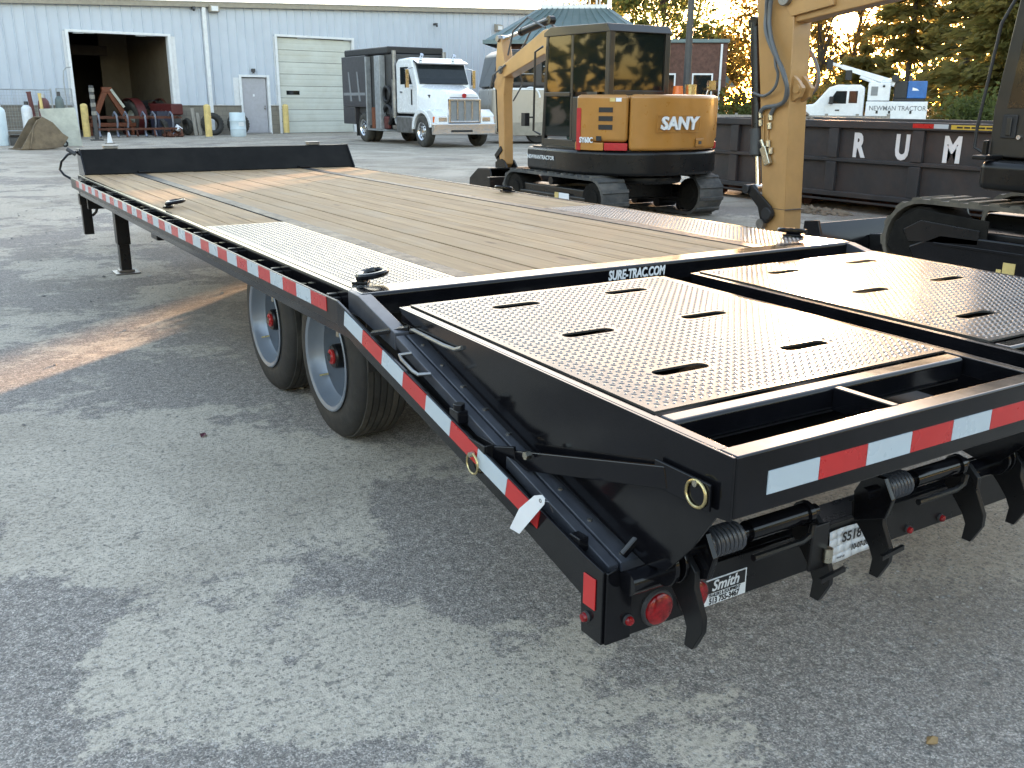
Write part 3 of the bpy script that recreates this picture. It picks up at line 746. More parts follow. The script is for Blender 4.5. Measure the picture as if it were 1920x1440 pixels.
# ---- loose things on the trailer
tagm = MB()
out = [(-1.367, 0.603), (-1.400, 0.617), (-1.412, 0.612), (-1.410, 0.597), (-1.303, 0.477), (-1.258, 0.474), (-1.302, 0.545)]
tagm.prism(out, 'yz', -1.3225, -1.3215)
t_ = thing('hang_tag', 'blank white paper tag hanging over the red and white tape at the trailer tail', 'tag')
part('tag_card', tagm, 'paper', t_)
part('eyelet', MB().torus((-1.3228, -1.394, 0.600), 0.004, 0.0014, 'x', 14, 6), 'steel', t_)
part('tie_string', MB().tube([(-1.322, -1.396, 0.600), (-1.31, -1.41, 0.60), (-1.29, -1.40, 0.565)], 0.0012, 5), 'steel', t_)
s_ = thing('stock_sheet', 'white printed stock sheet hung on the rear bumper between the ramp hooks', 'paper sheet')
sh = MB()
for i in range(6):
    for j in range(4):
        f = lambda a, b: (-0.548+a*0.205/6, -1.6135-0.004*math.sin(a*1.1+b*0.7), 0.319+b*0.095/4)
        sh.quad(f(i, j), f(i+1, j), f(i+1, j+1), f(i, j+1))
o = part('sheet', sh, 'paper', s_); sm = o.modifiers.new('solid', 'SOLIDIFY'); sm.thickness = 0.0008
text('lettering', 'S518', 0.040, 'ink', s_, (-0.462, -1.6195, 0.388), RX, ext=0.0003, bold=0.0008)
text('lettering', '10-07-20', 0.023, 'ink', s_, (-0.425, -1.6195, 0.350), RX, bold=0.0006, ext=0.0003, sx=0.85)
text('lettering', '10-07-20', 0.009, 'ink', s_, (-0.50, -1.6195, 0.333), RX, ext=0.0003)

# ================================================================== WORKSHOP BUILDING
def siding_material():
    m, nt, b, N, L = newmat('white_ribbed_siding')
    v = coords(nt, 'Object', (1, 1, 1), True)
    st = coords(nt, 'Object', (6, 6, 0.5), True)
    n = noise(nt, v, 0.8, 5, 0.6)
    s = noise(nt, st, 1.0, 5, 0.65)
    c = mix(nt, ramp(nt, n, 0.3, 0.7), (0.47, 0.52, 0.60), (0.53, 0.58, 0.66))
    c = mix(nt, mth(nt, 'MULTIPLY', ramp(nt, s, 0.52, 0.75), 0.25), c, (0.45, 0.46, 0.46))
    L.new(c, b.inputs['Base Color']); b.inputs['Roughness'].default_value = 0.45
    return m
M['siding'] = siding_material()
def block_material():
    m, nt, b, N, L = newmat('split_face_block')
    t = nt.nodes.new('ShaderNodeTexCoord')
    mp = nt.nodes.new('ShaderNodeMapping'); mp.inputs['Rotation'].default_value = (R(90), 0, 0); L.new(t.outputs['Object'], mp.inputs[0])
    br = nt.nodes.new('ShaderNodeTexBrick'); L.new(mp.outputs[0], br.inputs[0])
    br.inputs['Scale'].default_value = 1.0; br.inputs['Brick Width'].default_value = 0.4; br.inputs['Row Height'].default_value = 0.2; br.inputs['Mortar Size'].default_value = 0.008
    br.inputs['Color1'].default_value = (0.24, 0.215, 0.18, 1); br.inputs['Color2'].default_value = (0.19, 0.175, 0.15, 1); br.inputs['Mortar'].default_value = (0.13, 0.12, 0.11, 1)
    n = noise(nt, t.outputs['Object'], 2.0, 6, 0.7)
    L.new(mix(nt, mth(nt, 'MULTIPLY', ramp(nt, n, 0.45, 0.8), 0.5), br.outputs[0], (0.10, 0.095, 0.085)), b.inputs['Base Color'])
    b.inputs['Roughness'].default_value = 0.9
    bump(nt, n, 0.5, 0.03, b)
    return m
M['block'] = block_material()
M['trimw'] = pmat('white_trim', (0.72, 0.74, 0.77), 0.4, var=0.05, dirt=(0.4, 0.38, 0.34), dirt_amt=0.25)
M['fascia'] = pmat('tan_eave_trim', (0.30, 0.27, 0.22), 0.5, var=0.1)
M['doorgrey'] = pmat('lilac_grey_door', (0.40, 0.40, 0.44), 0.5, var=0.05, dirt=(0.25, 0.23, 0.22), dirt_amt=0.3)
M['overhead'] = pmat('cream_overhead_door', (0.56, 0.58, 0.54), 0.45, var=0.05, scale=1.5, dirt=(0.42, 0.38, 0.28), dirt_amt=0.35)
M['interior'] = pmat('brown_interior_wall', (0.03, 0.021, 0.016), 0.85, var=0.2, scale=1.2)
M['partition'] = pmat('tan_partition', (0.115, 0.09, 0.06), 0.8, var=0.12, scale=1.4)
M['concrete'] = pmat('concrete', (0.30, 0.29, 0.27), 0.85, var=0.15, scale=2, dirt=(0.12, 0.11, 0.10), dirt_amt=0.5, bmp=0.2)

bld = thing('workshop_building', 'long white ribbed metal workshop with an open bay door and block base', 'building', (3.6, 39.3, 0), R(8))
B = bld
TOP = lambda s: 5.02 + 0.043*(s+2.28)
S0, S1 = -14.0, 27.0
def rib_panel(h):
    mb = MB(); w = 0.405
    prof = [(0, 0), (w-0.085, 0), (w-0.07, -0.05), (w-0.045, -0.05), (w-0.03, 0), (w, 0)]
    pr = []
    for x, y in prof: pr.append((x, y))
    vs = []; n = len(pr)
    for z in (0, h):
        for x, y in pr: vs.append((x, y, z))
    fs = [(i, i+1, n+i+1, n+i) for i in range(n-1)]
    mb.add(vs, fs)
    return mb.mesh('wall_panel', 'siding', False)
openings = [(-0.02, 3.90, 0.0, 3.98), (8.85, 12.70, 0.0, 4.20), (7.02, 8.24, 0.0, 2.44)]
cache = {}
k = 0
s = S0
while s < S1-0.4:
    z0 = 1.24; ztop = TOP(s+0.2)
    cuts = [o for o in openings if o[0]-0.2 < s+0.2 < o[1]+0.2 - 0.02]
    if cuts: z0 = max(z0, max(o[3] for o in cuts))
    h = round(ztop - z0, 1)
    if h not in cache: cache[h] = rib_panel(h)
    link('wall_panel', cache[h], B, (s, 0, ztop-h))
    s += 0.405
# backing wall, block base, rake trim, roof, other walls
def wallbox(x0, x1, z0, z1, y0=0.006, y1=0.2): return MB().box(x0, x1, y0, y1, z0, z1)
part('wall', wallbox(S0, -0.02, 0, 4.6), 'trimw', B); part('wall', wallbox(3.90, 7.02, 0, 4.6), 'trimw', B)
part('wall', wallbox(8.24, 8.85, 0, 4.6), 'trimw', B); part('wall', wallbox(12.70, S1, 0, 4.6), 'trimw', B)
part('wall', wallbox(-0.02, 3.90, 3.98, 4.6), 'trimw', B); part('wall', wallbox(8.85, 12.70, 4.20, 4.6), 'trimw', B); part('wall', wallbox(7.02, 8.24, 2.44, 4.6), 'trimw', B)
for a, b_ in ((S0, -0.14), (4.02, 6.92), (8.34, 8.72), (12.82, S1)):
    part('base_wall', MB().box(a, b_, -0.10, 0.005, 0, 1.21), 'block', B)
    part('base_cap', MB().box(a, b_, -0.14, -0.036, 1.21, 1.245), 'concrete', B, bevel=0.006)
part('rake_trim', MB().prism([(S0, TOP(S0)-0.14), (S1, TOP(S1)-0.14), (S1, TOP(S1)+0.06), (S0, TOP(S0)+0.06)], 'xz', -0.20, -0.04), 'fascia', B)
part('gutter_lip', MB().prism([(S0, TOP(S0)+0.062), (S1, TOP(S1)+0.062), (S1, TOP(S1)+0.10), (S0, TOP(S0)+0.10)], 'xz', -0.24, -0.02), 'trimw', B)
part('roof', MB().prism([(S0, TOP(S0)+0.0), (S1, TOP(S1)+0.0), (S1, TOP(S1)+0.06), (S0, TOP(S0)+0.06)], 'xz', -0.03, 26), 'trimw', B)
part('rear_wall', MB().prism([(S0, 0), (S1, 0), (S1, TOP(S1)-0.01), (S0, TOP(S0)-0.01)], 'xz', 25.8, 26), 'interior', B) if True else part('rear_wall', MB().box(S0, S1, 25.8, 26, 0, 6.3), 'interior', B); part('end_wall', MB().box(S0, S0+0.2, 0.2, 25.8, 0, 4.45), 'siding', B); part('end_wall', MB().box(S1-0.2, S1, 0.2, 25.8, 0, 6.2), 'siding', B)
# bay interior
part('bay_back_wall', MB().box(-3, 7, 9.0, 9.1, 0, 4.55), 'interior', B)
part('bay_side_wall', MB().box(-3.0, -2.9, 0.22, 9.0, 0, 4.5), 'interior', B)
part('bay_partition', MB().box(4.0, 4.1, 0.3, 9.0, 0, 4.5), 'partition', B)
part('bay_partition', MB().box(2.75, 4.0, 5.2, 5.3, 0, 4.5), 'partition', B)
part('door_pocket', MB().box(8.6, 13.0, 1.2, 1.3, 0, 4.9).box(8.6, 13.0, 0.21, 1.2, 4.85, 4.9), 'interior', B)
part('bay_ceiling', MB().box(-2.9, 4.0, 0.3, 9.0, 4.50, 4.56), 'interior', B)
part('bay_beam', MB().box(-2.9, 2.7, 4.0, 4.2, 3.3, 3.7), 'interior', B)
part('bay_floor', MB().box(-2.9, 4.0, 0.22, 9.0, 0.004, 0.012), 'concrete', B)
# door trims
def trim(x0, x1, z1):
    part('door_trim', MB().box(x0-0.12, x0, -0.09, -0.037, 0, z1+0.10), 'trimw', B, bevel=0.008); part('door_trim', MB().box(x1, x1+0.12, -0.09, -0.037, 0, z1+0.10), 'trimw', B, bevel=0.008)
    part('door_trim', MB().box(x0, x1, -0.09, -0.037, z1, z1+0.10), 'trimw', B, bevel=0.008)
for o in openings: trim(o[0], o[1], o[3])
md = part('door', MB().box(7.06, 8.20, 0.02, 0.07, 0.06, 2.40), 'doorgrey', B, bevel=0.005)
part('door_handle', MB().cyl((8.08, 0.02, 1.10), (8.08, -0.05, 1.10), 0.035).box(8.05, 8.11, -0.055, -0.03, 1.17, 1.23), 'steel', md)
part('door_sign', MB().box(7.55, 7.63, 0.012, 0.019, 1.62, 1.72), 'paper', md)
part('threshold', MB().box(7.0, 8.26, -0.16, 0.02, 0, 0.055), 'concrete', B)
part('door_lamp', MB().box(7.52, 7.68, -0.14, -0.036, 2.66, 2.80).cyl((7.6, -0.10, 2.66), (7.6, -0.10, 2.60), 0.05), 'dkgrey', B, bevel=0.01)
od = MB()
for i in range(8):
    z0 = 0.02+i*0.52
    p = part('door_panel', MB().box(8.88, 12.67, 0.06, 0.11, z0, z0+0.505).box(8.95, 12.60, 0.052, 0.062, z0+0.10, z0+0.24).box(8.95, 12.60, 0.052, 0.062, z0+0.30, z0+0.44), 'overhead', B, bevel=0.006)
    if i == 3: part('door_window', MB().box(9.22, 9.88, 0.040, 0.050, z0+0.13, z0+0.31), 'darkglass', p)
part('downspout', MB().box(5.44, 5.60, -0.17, -0.037, 0.12, TOP(5.5)-0.14).beam((5.52, -0.11, 0.18), (5.52, -0.32, 0.05), 0.12, 0.10), 'trimw', B, bevel=0.01)
for x in (5.95, 21.6):
    w_ = part('wall_light', MB().prism([(-0.05, 5.02), (-0.30, 5.05), (-0.30, 5.30), (-0.05, 5.38)], 'yz', x-0.21, x+0.21), 'fascia', B, bevel=0.01)
    part('light_lens', MB().box(x-0.15, x+0.15, -0.306, -0.300, 5.08, 5.27), 'trimw', w_)
for x in (5.05, 17.5):
    part('camera_box', MB().box(x-0.05, x+0.05, -0.30, -0.04, 5.10, 5.2).cyl((x, -0.28, 5.13), (x-0.06, -0.38, 5.05), 0.05), 'dkgrey', B)

def at(sx, out, z=0.0):                           # a point sx metres along the wall and out metres in front of it
    a = R(8)
    return (3.6 + sx*math.cos(a) + out*math.sin(a), 39.3 + sx*math.sin(a) - out*math.cos(a), z)

# ---- bollards
bol = thing('bollard', 'yellow steel bollard just right of the open bay', 'bollard', at(4.02, 3.2), R(8), 'yellow bollards by the doors')
part('post', MB().cyl((0, 0, 0), (0, 0, 1.22), 0.135, n=20).lathe([(0.135, 1.22), (0.11, 1.27), (0.05, 1.30), (0.001, 1.305)], axis='z', n=20), 'safety', bol)
part('base_ring', MB().cyl((0, 0, 0), (0, 0, 0.05), 0.17, n=20), 'concrete', bol)
for (sx, o_, lab) in ((8.86, 0.45, 'yellow steel bollard between the grey door and the overhead door'), (-0.10, 1.2, 'yellow bollard stub behind the leaning pale board left of the bay')):
    c = copy_tree(bol); c.location = at(sx, o_); c['label'] = lab

# ---- drum, tyres and planks by the bollard
M['bluewhite'] = pmat('pale_blue_plastic', (0.56, 0.66, 0.72), 0.4, var=0.05)
dr = thing('drum', 'pale blue plastic drum standing in front of two old tyres', 'drum', at(5.55, 2.6), R(8))
part('body', MB().lathe([(0.001, 0), (0.30, 0), (0.32, 0.03), (0.32, 0.28), (0.335, 0.30), (0.32, 0.33), (0.32, 0.62), (0.335, 0.645), (0.32, 0.67), (0.32, 0.93), (0.30, 0.97), (0.28, 0.97), (0.27, 0.95), (0.001, 0.95)], axis='z', n=28), 'bluewhite', dr)
part('drum_label', MB().box(-0.11, 0.11, -0.325, -0.318, 0.44, 0.58), 'paper', dr); part('label_print', MB().box(-0.08, 0.08, -0.3285, -0.3255, 0.50, 0.53), 'bluewhite', dr)
part('bung', MB().cyl((0.15, 0, 0.95), (0.15, 0, 0.985), 0.04), 'ink', dr)
def old_tyre(lab, sx, o_, lean, r=0.46):
    t = thing('old_tyre', lab, 'tyre', at(sx, o_, 0), R(8), 'old tyres leaning on the block wall')
    prof = [(r*0.55, -0.10), (r*0.62, -0.13), (r*0.85, -0.14), (r*0.97, -0.11), (r, -0.07), (r, 0.07), (r*0.97, 0.11), (r*0.85, 0.14), (r*0.62, 0.13), (r*0.55, 0.10), (r*0.58, 0.0)]
    o = part('casing', MB().lathe(prof, (0, 0, 0), 'y', 36, closed=True), 'rubber', t, angle=50); o.location = (0, 0, r); o.rotation_euler = (lean, 0, 0)
    for k in range(24):
        a = 2*math.pi*k/24
        q = part('tread_block', MB().box(-0.045, 0.045, -0.10, 0.10, r-0.005, r+0.016), 'tread', o); q.rotation_euler = (0, a, 0)
old_tyre('old black tyre left of the pale blue drum', 5.15, 0.95, R(-8)); old_tyre('old black tyre right of the pale blue drum', 6.32, 0.95, R(-8))
M['greywood'] = pmat('weathered_grey_wood', (0.27, 0.25, 0.22), 0.85, stretch=(8, 8, 0.7), var=0.25)
for i, (dx, h, lab) in enumerate(((4.42, 1.15, 'weathered grey board leaning beside the yellow bollard'), (4.62, 0.95, 'shorter weathered board leaning between bollard and tyre'))):
    t = tag(part('leaning_board', MB().box(-0.07, 0.07, -0.02, 0.02, 0, h), 'greywood', None, bevel=0.004), lab, 'board', 'boards leaning by the bollard')
    t.location = at(dx, 0.9); t.rotation_euler = (R(-12), 0, R(8))

# ---- yard clutter left of the bay
M['galv'] = pmat('galvanised_steel', (0.40, 0.42, 0.44), 0.45, metal=0.6, var=0.15, dirt=(0.2, 0.19, 0.17))
M['paleboard'] = pmat('mottled_pale_board', (0.50, 0.51, 0.44), 0.7, var=0.15, scale=2.5, dirt=(0.22, 0.21, 0.19), dirt_amt=0.6)
M['mudsteel'] = pmat('muddy_bucket_steel', (0.19, 0.145, 0.095), 0.75, var=0.25, scale=4, dirt=(0.09, 0.075, 0.06), dirt_amt=0.5, bmp=0.2)
fn = thing('mesh_fence', 'low galvanised mesh fence panel standing along the wall left of the bay', 'fence', at(-7.5, 0.7), R(8))
part('rail', MB().tube([(0, 0, 1.80), (6.4, 0, 1.80)], 0.024), 'galv', fn); part('rail', MB().tube([(0, 0, 0.30), (6.4, 0, 0.30)], 0.024), 'galv', fn)
for x in (0, 2.1, 4.2, 6.4): part('post', MB().tube([(x, 0, 0), (x, 0, 1.85)], 0.03), 'galv', fn)
w = MB()
for i in range(64): w.tube([(0.1*i+0.05, 0, 0.30), (0.1*i+0.05, 0, 1.80)], 0.004, 4)
for i in range(12): w.tube([(0, 0, 0.38+0.12*i), (6.4, 0, 0.38+0.12*i)], 0.004, 4)
stuff(part('wire_mesh', w, 'galv', fn))
gt = thing('mesh_gate', 'narrow upright grey mesh gate with a bent pipe at the bay corner', 'gate', at(-0.95, 0.9), R(8))
part('frame', MB().tube([(0, 0, 0.05), (0, 0, 1.85), (0.55, 0, 1.85), (0.55, 0, 0.05)], 0.028, closed=True), 'galv', gt)
w = MB()
for i in range(14): w.tube([(0.04*i+0.02, 0, 0.05), (0.04*i+0.02, 0, 1.85)], 0.006, 4)
for i in range(30): w.tube([(0, 0, 0.08+0.06*i), (0.55, 0, 0.08+0.06*i)], 0.006, 4)
stuff(part('wire_mesh', w, 'galv', gt))
part('bent_pipe', MB().tube([(0.30, -0.05, 0.1), (0.30, -0.05, 2.2), (0.34, -0.05, 2.5), (0.45, -0.05, 2.62), (0.62, -0.05, 2.64)], 0.022), 'galv', gt)

def gas_bottle(lab, loc, h, r, mat, capmat):
    t = thing('gas_bottle', lab, 'gas bottle', loc, 0, 'gas bottles by the wall')
    part('cylinder', MB().lathe([(0.001, 0), (r*0.95, 0), (r, 0.03), (r, h*0.82), (r*0.9, h*0.90), (r*0.55, h*0.955), (r*0.35, h*0.97), (0.001, h*0.97)], axis='z', n=20), mat, t)
    part('valve_cap', MB().cyl((0, 0, h*0.965), (0, 0, h*1.06), r*0.42, r*0.36, n=14), capmat, t)
    return t
M['bottle_w'] = pmat('white_bottle_paint', (0.70, 0.73, 0.76), 0.4); M['bottle_g'] = pmat('green_grey_bottle', (0.10, 0.13, 0.13), 0.45); M['bottle_r'] = pmat('maroon_bottle', (0.13, 0.045, 0.045), 0.5)
gas_bottle('white gas bottle standing behind the muddy digger bucket', (1.45, 36.0, 0), 1.30, 0.19, 'bottle_w', 'dkgrey')
gas_bottle('grey blue gas bottle at the left end of the clutter', (0.30, 32.6, 0), 1.25, 0.17, 'bluewhite', 'galv')
gas_bottle('dark green gas bottle standing against the mesh gate', (2.45, 35.2, 0), 1.62, 0.15, 'bottle_g', 'dkgrey')
gas_bottle('maroon gas bottle beside the dark green one', (1.98, 35.6, 0), 1.55, 0.19, 'bottle_r', 'galv')
def pole(lab, loc, h, r, mat, lean):
    t = tag(part('steel_tube', MB().cyl((0, 0, 0), (0, 0, h), r, n=12).cyl((0, 0, h-0.04), (0, 0, h), r*1.2, n=12), mat, None), lab, 'tube', 'tubes and posts leaning on the wall')
    t.location = loc; t.rotation_euler = lean
pole('dark brown steel tube leaning left of the yellow one', (1.72, 36.0, 0), 1.72, 0.075, 'bottle_r', (R(2), R(-5), 0))
pole('thin yellow steel tube leaning in the clutter', (1.90, 35.2, 0), 1.66, 0.055, 'safety', (R(-3), R(-2), 0))
pl = thing('tool_post', 'rusty tool post with pale bands in front of the open bay', 'post', (3.62, 35.6, 0))
part('shaft', MB().box(-0.07, 0.07, -0.07, 0.07, 0, 1.95), 'dkgrey', pl, bevel=0.01)
for z in (0.9, 1.2, 1.48, 1.72): part('band', MB().box(-0.08, 0.08, -0.08, 0.08, z, z+0.14), 'greywood', pl, bevel=0.01)
part('foot_plate', MB().box(-0.2, 0.2, -0.2, 0.2, 0, 0.04), 'dkgrey', pl)
bd = thing('pale_board', 'big mottled pale board leaning with a small wheel at its foot', 'board', (1.92, 30.9, 0), R(-4))
part('sheet', MB().prism([(-0.42, 0.02), (0.50, 0.02), (0.42, 1.22), (-0.62, 1.18)], 'xz', -0.025, 0.025), 'paleboard', bd, bevel=0.006).rotation_euler = (R(-9), 0, 0)
part('brace', MB().beam((0, 0.15, 1.0), (0, 0.75, 0.02), 0.05, 0.05), 'galv', bd)
for x in (-0.28, -0.02): part('castor', MB().torus((x, -0.10, 0.10), 0.075, 0.03, 'y', 18, 8), 'rubber', bd)
db = thing('digger_bucket', 'brown muddy digger bucket lying on its side by the workshop', 'bucket', (1.12, 29.6, 0), R(15)); db.scale = (0.82, 0.82, 0.82)
prof = [(-0.95, 0.03), (0.05, 0.02), (0.55, 0.10), (0.80, 0.42), (0.62, 0.55), (0.30, 0.95), (-0.05, 1.16), (-0.25, 1.05)]
part('side_plate', MB().prism(prof, 'xz', -0.42, -0.38), 'mudsteel', db, bevel=0.01); part('side_plate', MB().prism(prof, 'xz', 0.38, 0.42), 'mudsteel', db, bevel=0.01)
sh = MB()
for i in range(1, 6):
    a, b_ = prof[i], prof[i+1]; sh.beam((a[0], 0, a[1]), (b_[0], 0, b_[1]), 0.76, 0.035)
sh.beam((prof[0][0], 0, prof[0][1]), (prof[1][0], 0, prof[1][1]), 0.76, 0.04)
part('shell', sh, 'mudsteel', db)
part('side_cutter', MB().tube([(-0.25, -0.44, 1.05), (-0.42, -0.45, 0.82), (-0.52, -0.45, 0.45), (-0.62, -0.44, 0.05)], 0.03), 'mudsteel', db)
for i in range(4): part('tooth', MB().beam((-0.93, -0.33+i*0.22, 0.04), (-1.12, -0.33+i*0.22, 0.03), 0.07, 0.05, w2=0.03, h2=0.02), 'mudsteel', db)
tb = thing('toolbox', 'low black toolbox lying by the white gas bottle', 'toolbox', (1.0, 32.6, 0), R(-10))
part('box', MB().box(-0.5, 0.5, -0.22, 0.22, 0, 0.26), 'dkgrey', tb, bevel=0.02); part('lid', MB().prism([(-0.52, 0.262), (0.52, 0.262), (0.46, 0.34), (-0.46, 0.34)], 'xz', -0.23, 0.23), 'satin', tb, bevel=0.01); part('handle', MB().torus((0, 0, 0.34), 0.10, 0.014, 'y', arc=0.5), 'steel', tb)

# ---- machines in and before the bay
hr = thing('tine_harrow', 'rusty red tine harrow with curved blue grey tines before the open bay', 'harrow', (5.55, 38.3, 0), R(7))
part('frame_bar', MB().box(-1.75, 1.75, -0.05, 0.05, 0.72, 0.82), 'rust', hr); part('frame_bar', MB().box(-1.75, 1.75, 0.75, 0.85, 0.72, 0.82), 'rust', hr); part('frame_bar', MB().box(-1.6, 1.6, -0.55, -0.45, 0.30, 0.38), 'rust', hr)
for x in (-1.7, -0.6, 0.6, 1.7): part('cross_tie', MB().box(x-0.04, x+0.04, -0.45, 0.75, 0.74, 0.80), 'rust', hr)
M['bluesteel'] = pmat('blue_grey_spring_steel', (0.22, 0.24, 0.30), 0.4, metal=0.4)
for i, x in enumerate((-1.4, -0.85, -0.3, 0.25, 0.8, 1.35)):
    yy = -0.1 if i % 2 else 0.35
    part('tine', MB().tube([(x, yy+0.1, 0.80), (x, yy-0.15, 0.98), (x, yy-0.38, 0.86), (x, yy-0.42, 0.55), (x, yy-0.28, 0.25), (x, yy-0.38, 0.04)], [0.035, 0.04, 0.04, 0.036, 0.034, 0.05]), 'bluesteel', hr)
    part('tine', MB().tube([(x+0.25, yy-0.35, 0.36), (x+0.27, yy-0.55, 0.30), (x+0.27, yy-0.62, 0.05)], [0.03, 0.03, 0.045]), 'rust', hr)
af = thing('hitch_frame', 'rusty orange A-shaped hitch frame standing inside the open bay', 'hitch frame', (5.0, 40.4, 0), R(8))
M['orust'] = pmat('faded_orange_paint', (0.15, 0.040, 0.014), 0.6, var=0.2, dirt=(0.14, 0.05, 0.02), dirt_amt=0.6)
part('mast', MB().beam((-0.75, 0, 0.5), (-0.12, 0, 1.80), 0.16, 0.22).beam((0.75, 0, 0.5), (0.02, 0, 1.80), 0.16, 0.22).box(-0.25, 0.16, -0.09, 0.09, 1.72, 1.95), 'orust', af, bevel=0.02)
part('foot_beam', MB().box(-1.1, 1.1, -0.12, 0.12, 0.36, 0.52), 'orust', af, bevel=0.015); part('leg', MB().box(-0.9, -0.8, -0.08, 0.08, 0, 0.37), 'orust', af); part('leg', MB().box(0.8, 0.9, -0.08, 0.08, 0, 0.37), 'orust', af)
part('strut', MB().beam((0.10, -0.1, 1.86), (0.55, -0.15, 1.15), 0.06, 0.10), 'paleboard', af)
tr = thing('old_tractor', 'old red tractor with a ribbed rear tyre parked in the open bay', 'tractor', (6.7, 41.2, 0), R(200))
M['tred'] = pmat('faded_tractor_red', (0.085, 0.012, 0.012), 0.5, dirt=(0.08, 0.03, 0.02), dirt_amt=0.5)
for sx in (-1, 1):
    prof = [(0.34, -0.12), (0.42, -0.17), (0.62, -0.18), (0.68, -0.15), (0.70, 0), (0.68, 0.15), (0.62, 0.18), (0.42, 0.17), (0.34, 0.12)]
    ty = part('rear_wheel', MB().lathe(prof, (sx*0.75, 0, 0.70), 'x', 32, closed=True), 'tread', tr)
    part('wheel_disc', MB().lathe([(0.001, sx*0.10), (0.12, sx*0.12), (0.16, sx*0.04), (0.33, sx*0.02), (0.36, sx*0.10)], (sx*0.75, 0, 0.70), 'x', 28), 'paleboard', ty)
    for k in range(18):
        a = 2*math.pi*k/18
        q = part('lug', MB().box(-0.15, 0.15, -0.03, 0.03, 0.68, 0.73), 'tread', ty); q.location = (sx*0.75, 0, 0.70); q.rotation_euler = (a, 0, R(20))
    part('front_wheel', MB().lathe([(0.16, -0.08), (0.30, -0.10), (0.36, 0), (0.30, 0.10), (0.16, 0.08)], (sx*0.6, 1.9, 0.36), 'x', 24, closed=True), 'tread', tr)
    part('fender', MB().lathe([(0.80, -0.2), (0.82, -0.2), (0.82, 0.2), (0.80, 0.2)], (sx*0.75, 0, 0.70), 'x', 28, closed=True), 'tred', tr)
part('bonnet', MB().box(-0.28, 0.28, 0.55, 2.2, 0.85, 1.30), 'tred', tr, bevel=0.06); part('chassis', MB().box(-0.2, 0.2, -0.3, 2.1, 0.5, 0.85), 'dkgrey', tr, bevel=0.03)
part('seat', MB().box(-0.22, 0.22, -0.3, 0.1, 1.05, 1.13).box(-0.22, 0.22, -0.34, -0.28, 1.13, 1.42), 'ink', tr, bevel=0.03); part('steering_wheel', MB().torus((0, 0.45, 1.42), 0.20, 0.018, 'z'), 'ink', tr)
part('linkage', MB().beam((-0.3, -0.3, 0.6), (-0.3, -1.2, 0.5), 0.06, 0.1).beam((0.3, -0.3, 0.6), (0.3, -1.2, 0.5), 0.06, 0.1).beam((-0.8, -0.6, 1.25), (0.9, -0.9, 1.3), 0.08, 0.12), 'tred', tr)
cr = thing('scrap_crate', 'dark blue steel crate of scrap at the right edge of the bay', 'crate', (7.0, 39.6, 0), R(8))
M['navy'] = pmat('navy_paint', (0.025, 0.03, 0.055), 0.6)
part('crate_wall', MB().box(-0.45, 0.45, -0.4, -0.36, 0.1, 1.0).box(-0.45, 0.45, 0.36, 0.4, 0.1, 1.0).box(-0.45, -0.41, -0.36, 0.36, 0.1, 1.0).box(0.41, 0.45, -0.36, 0.36, 0.1, 1.0).box(-0.41, 0.41, -0.36, 0.36, 0.1, 0.14), 'navy', cr)
for x in (-0.4, 0.4): part('skid', MB().box(x-0.05, x+0.05, -0.4, 0.4, 0, 0.098), 'navy', cr)
part('scrap_piece', MB().beam((-0.2, 0, 0.9), (0.3, 0.1, 1.25), 0.1, 0.12), 'tred', cr); part('scrap_piece', MB().cyl((0.0, -0.2, 0.95), (0.35, 0.2, 1.12), 0.06), 'galv', cr)
bg_ = thing('scrap_bag', 'small rusty heap with a pale lump at the bay corner', 'scrap heap', (6.95, 38.2, 0))
def lumps(n, r, h, seed, size=0.1):
    q = random.Random(seed); mb = MB()
    for i in range(n):
        a = q.random()*6.28; d = r*math.sqrt(q.random()); z = h*(1-d/r)*q.random()
        s_ = size*(0.5+q.random())
        c = Vector((d*math.cos(a), d*math.sin(a), z+s_*0.3))
        vs = []
        for v in ((1, 0, 0), (-1, 0, 0), (0, 1, 0), (0, -1, 0), (0, 0, 1), (0, 0, -1)): vs.append(c+Vector(v)*s_*(0.6+q.random()*0.6))
        mb.add(vs, [(0, 2, 4), (2, 1, 4), (1, 3, 4), (3, 0, 4), (2, 0, 5), (1, 2, 5), (3, 1, 5), (0, 3, 5)])
    return mb
part('heap', lumps(40, 0.38, 0.45, 3), 'rust', bg_); part('lump', lumps(3, 0.1, 0.1, 4, 0.15), 'paper', bg_, loc=(0.2, -0.2, 0.25))
jk = thing('cone_jack', 'small pale pointed jack stand on the yard before the bay', 'jack stand', (3.55, 32.6, 0))
part('cone', MB().cyl((0, 0, 0.04), (0, 0, 0.50), 0.13, 0.05), 'white_ink', jk); part('base', MB().cyl((0, 0, 0), (0, 0, 0.045), 0.22, n=20), 'greywood', jk); jk.scale = (0.75, 0.75, 0.75)

# ================================================================== WHITE SERVICE TRUCK (faces the yard, nose towards -y)
tk = thing('service_truck', 'white conventional truck with black box body, chrome grille and open side compartments', 'truck', (13.35, 26.0, 0), math.pi)
K = tk     # local: +y forward (nose), +x = towards the left of the driver's... right side after the half turn
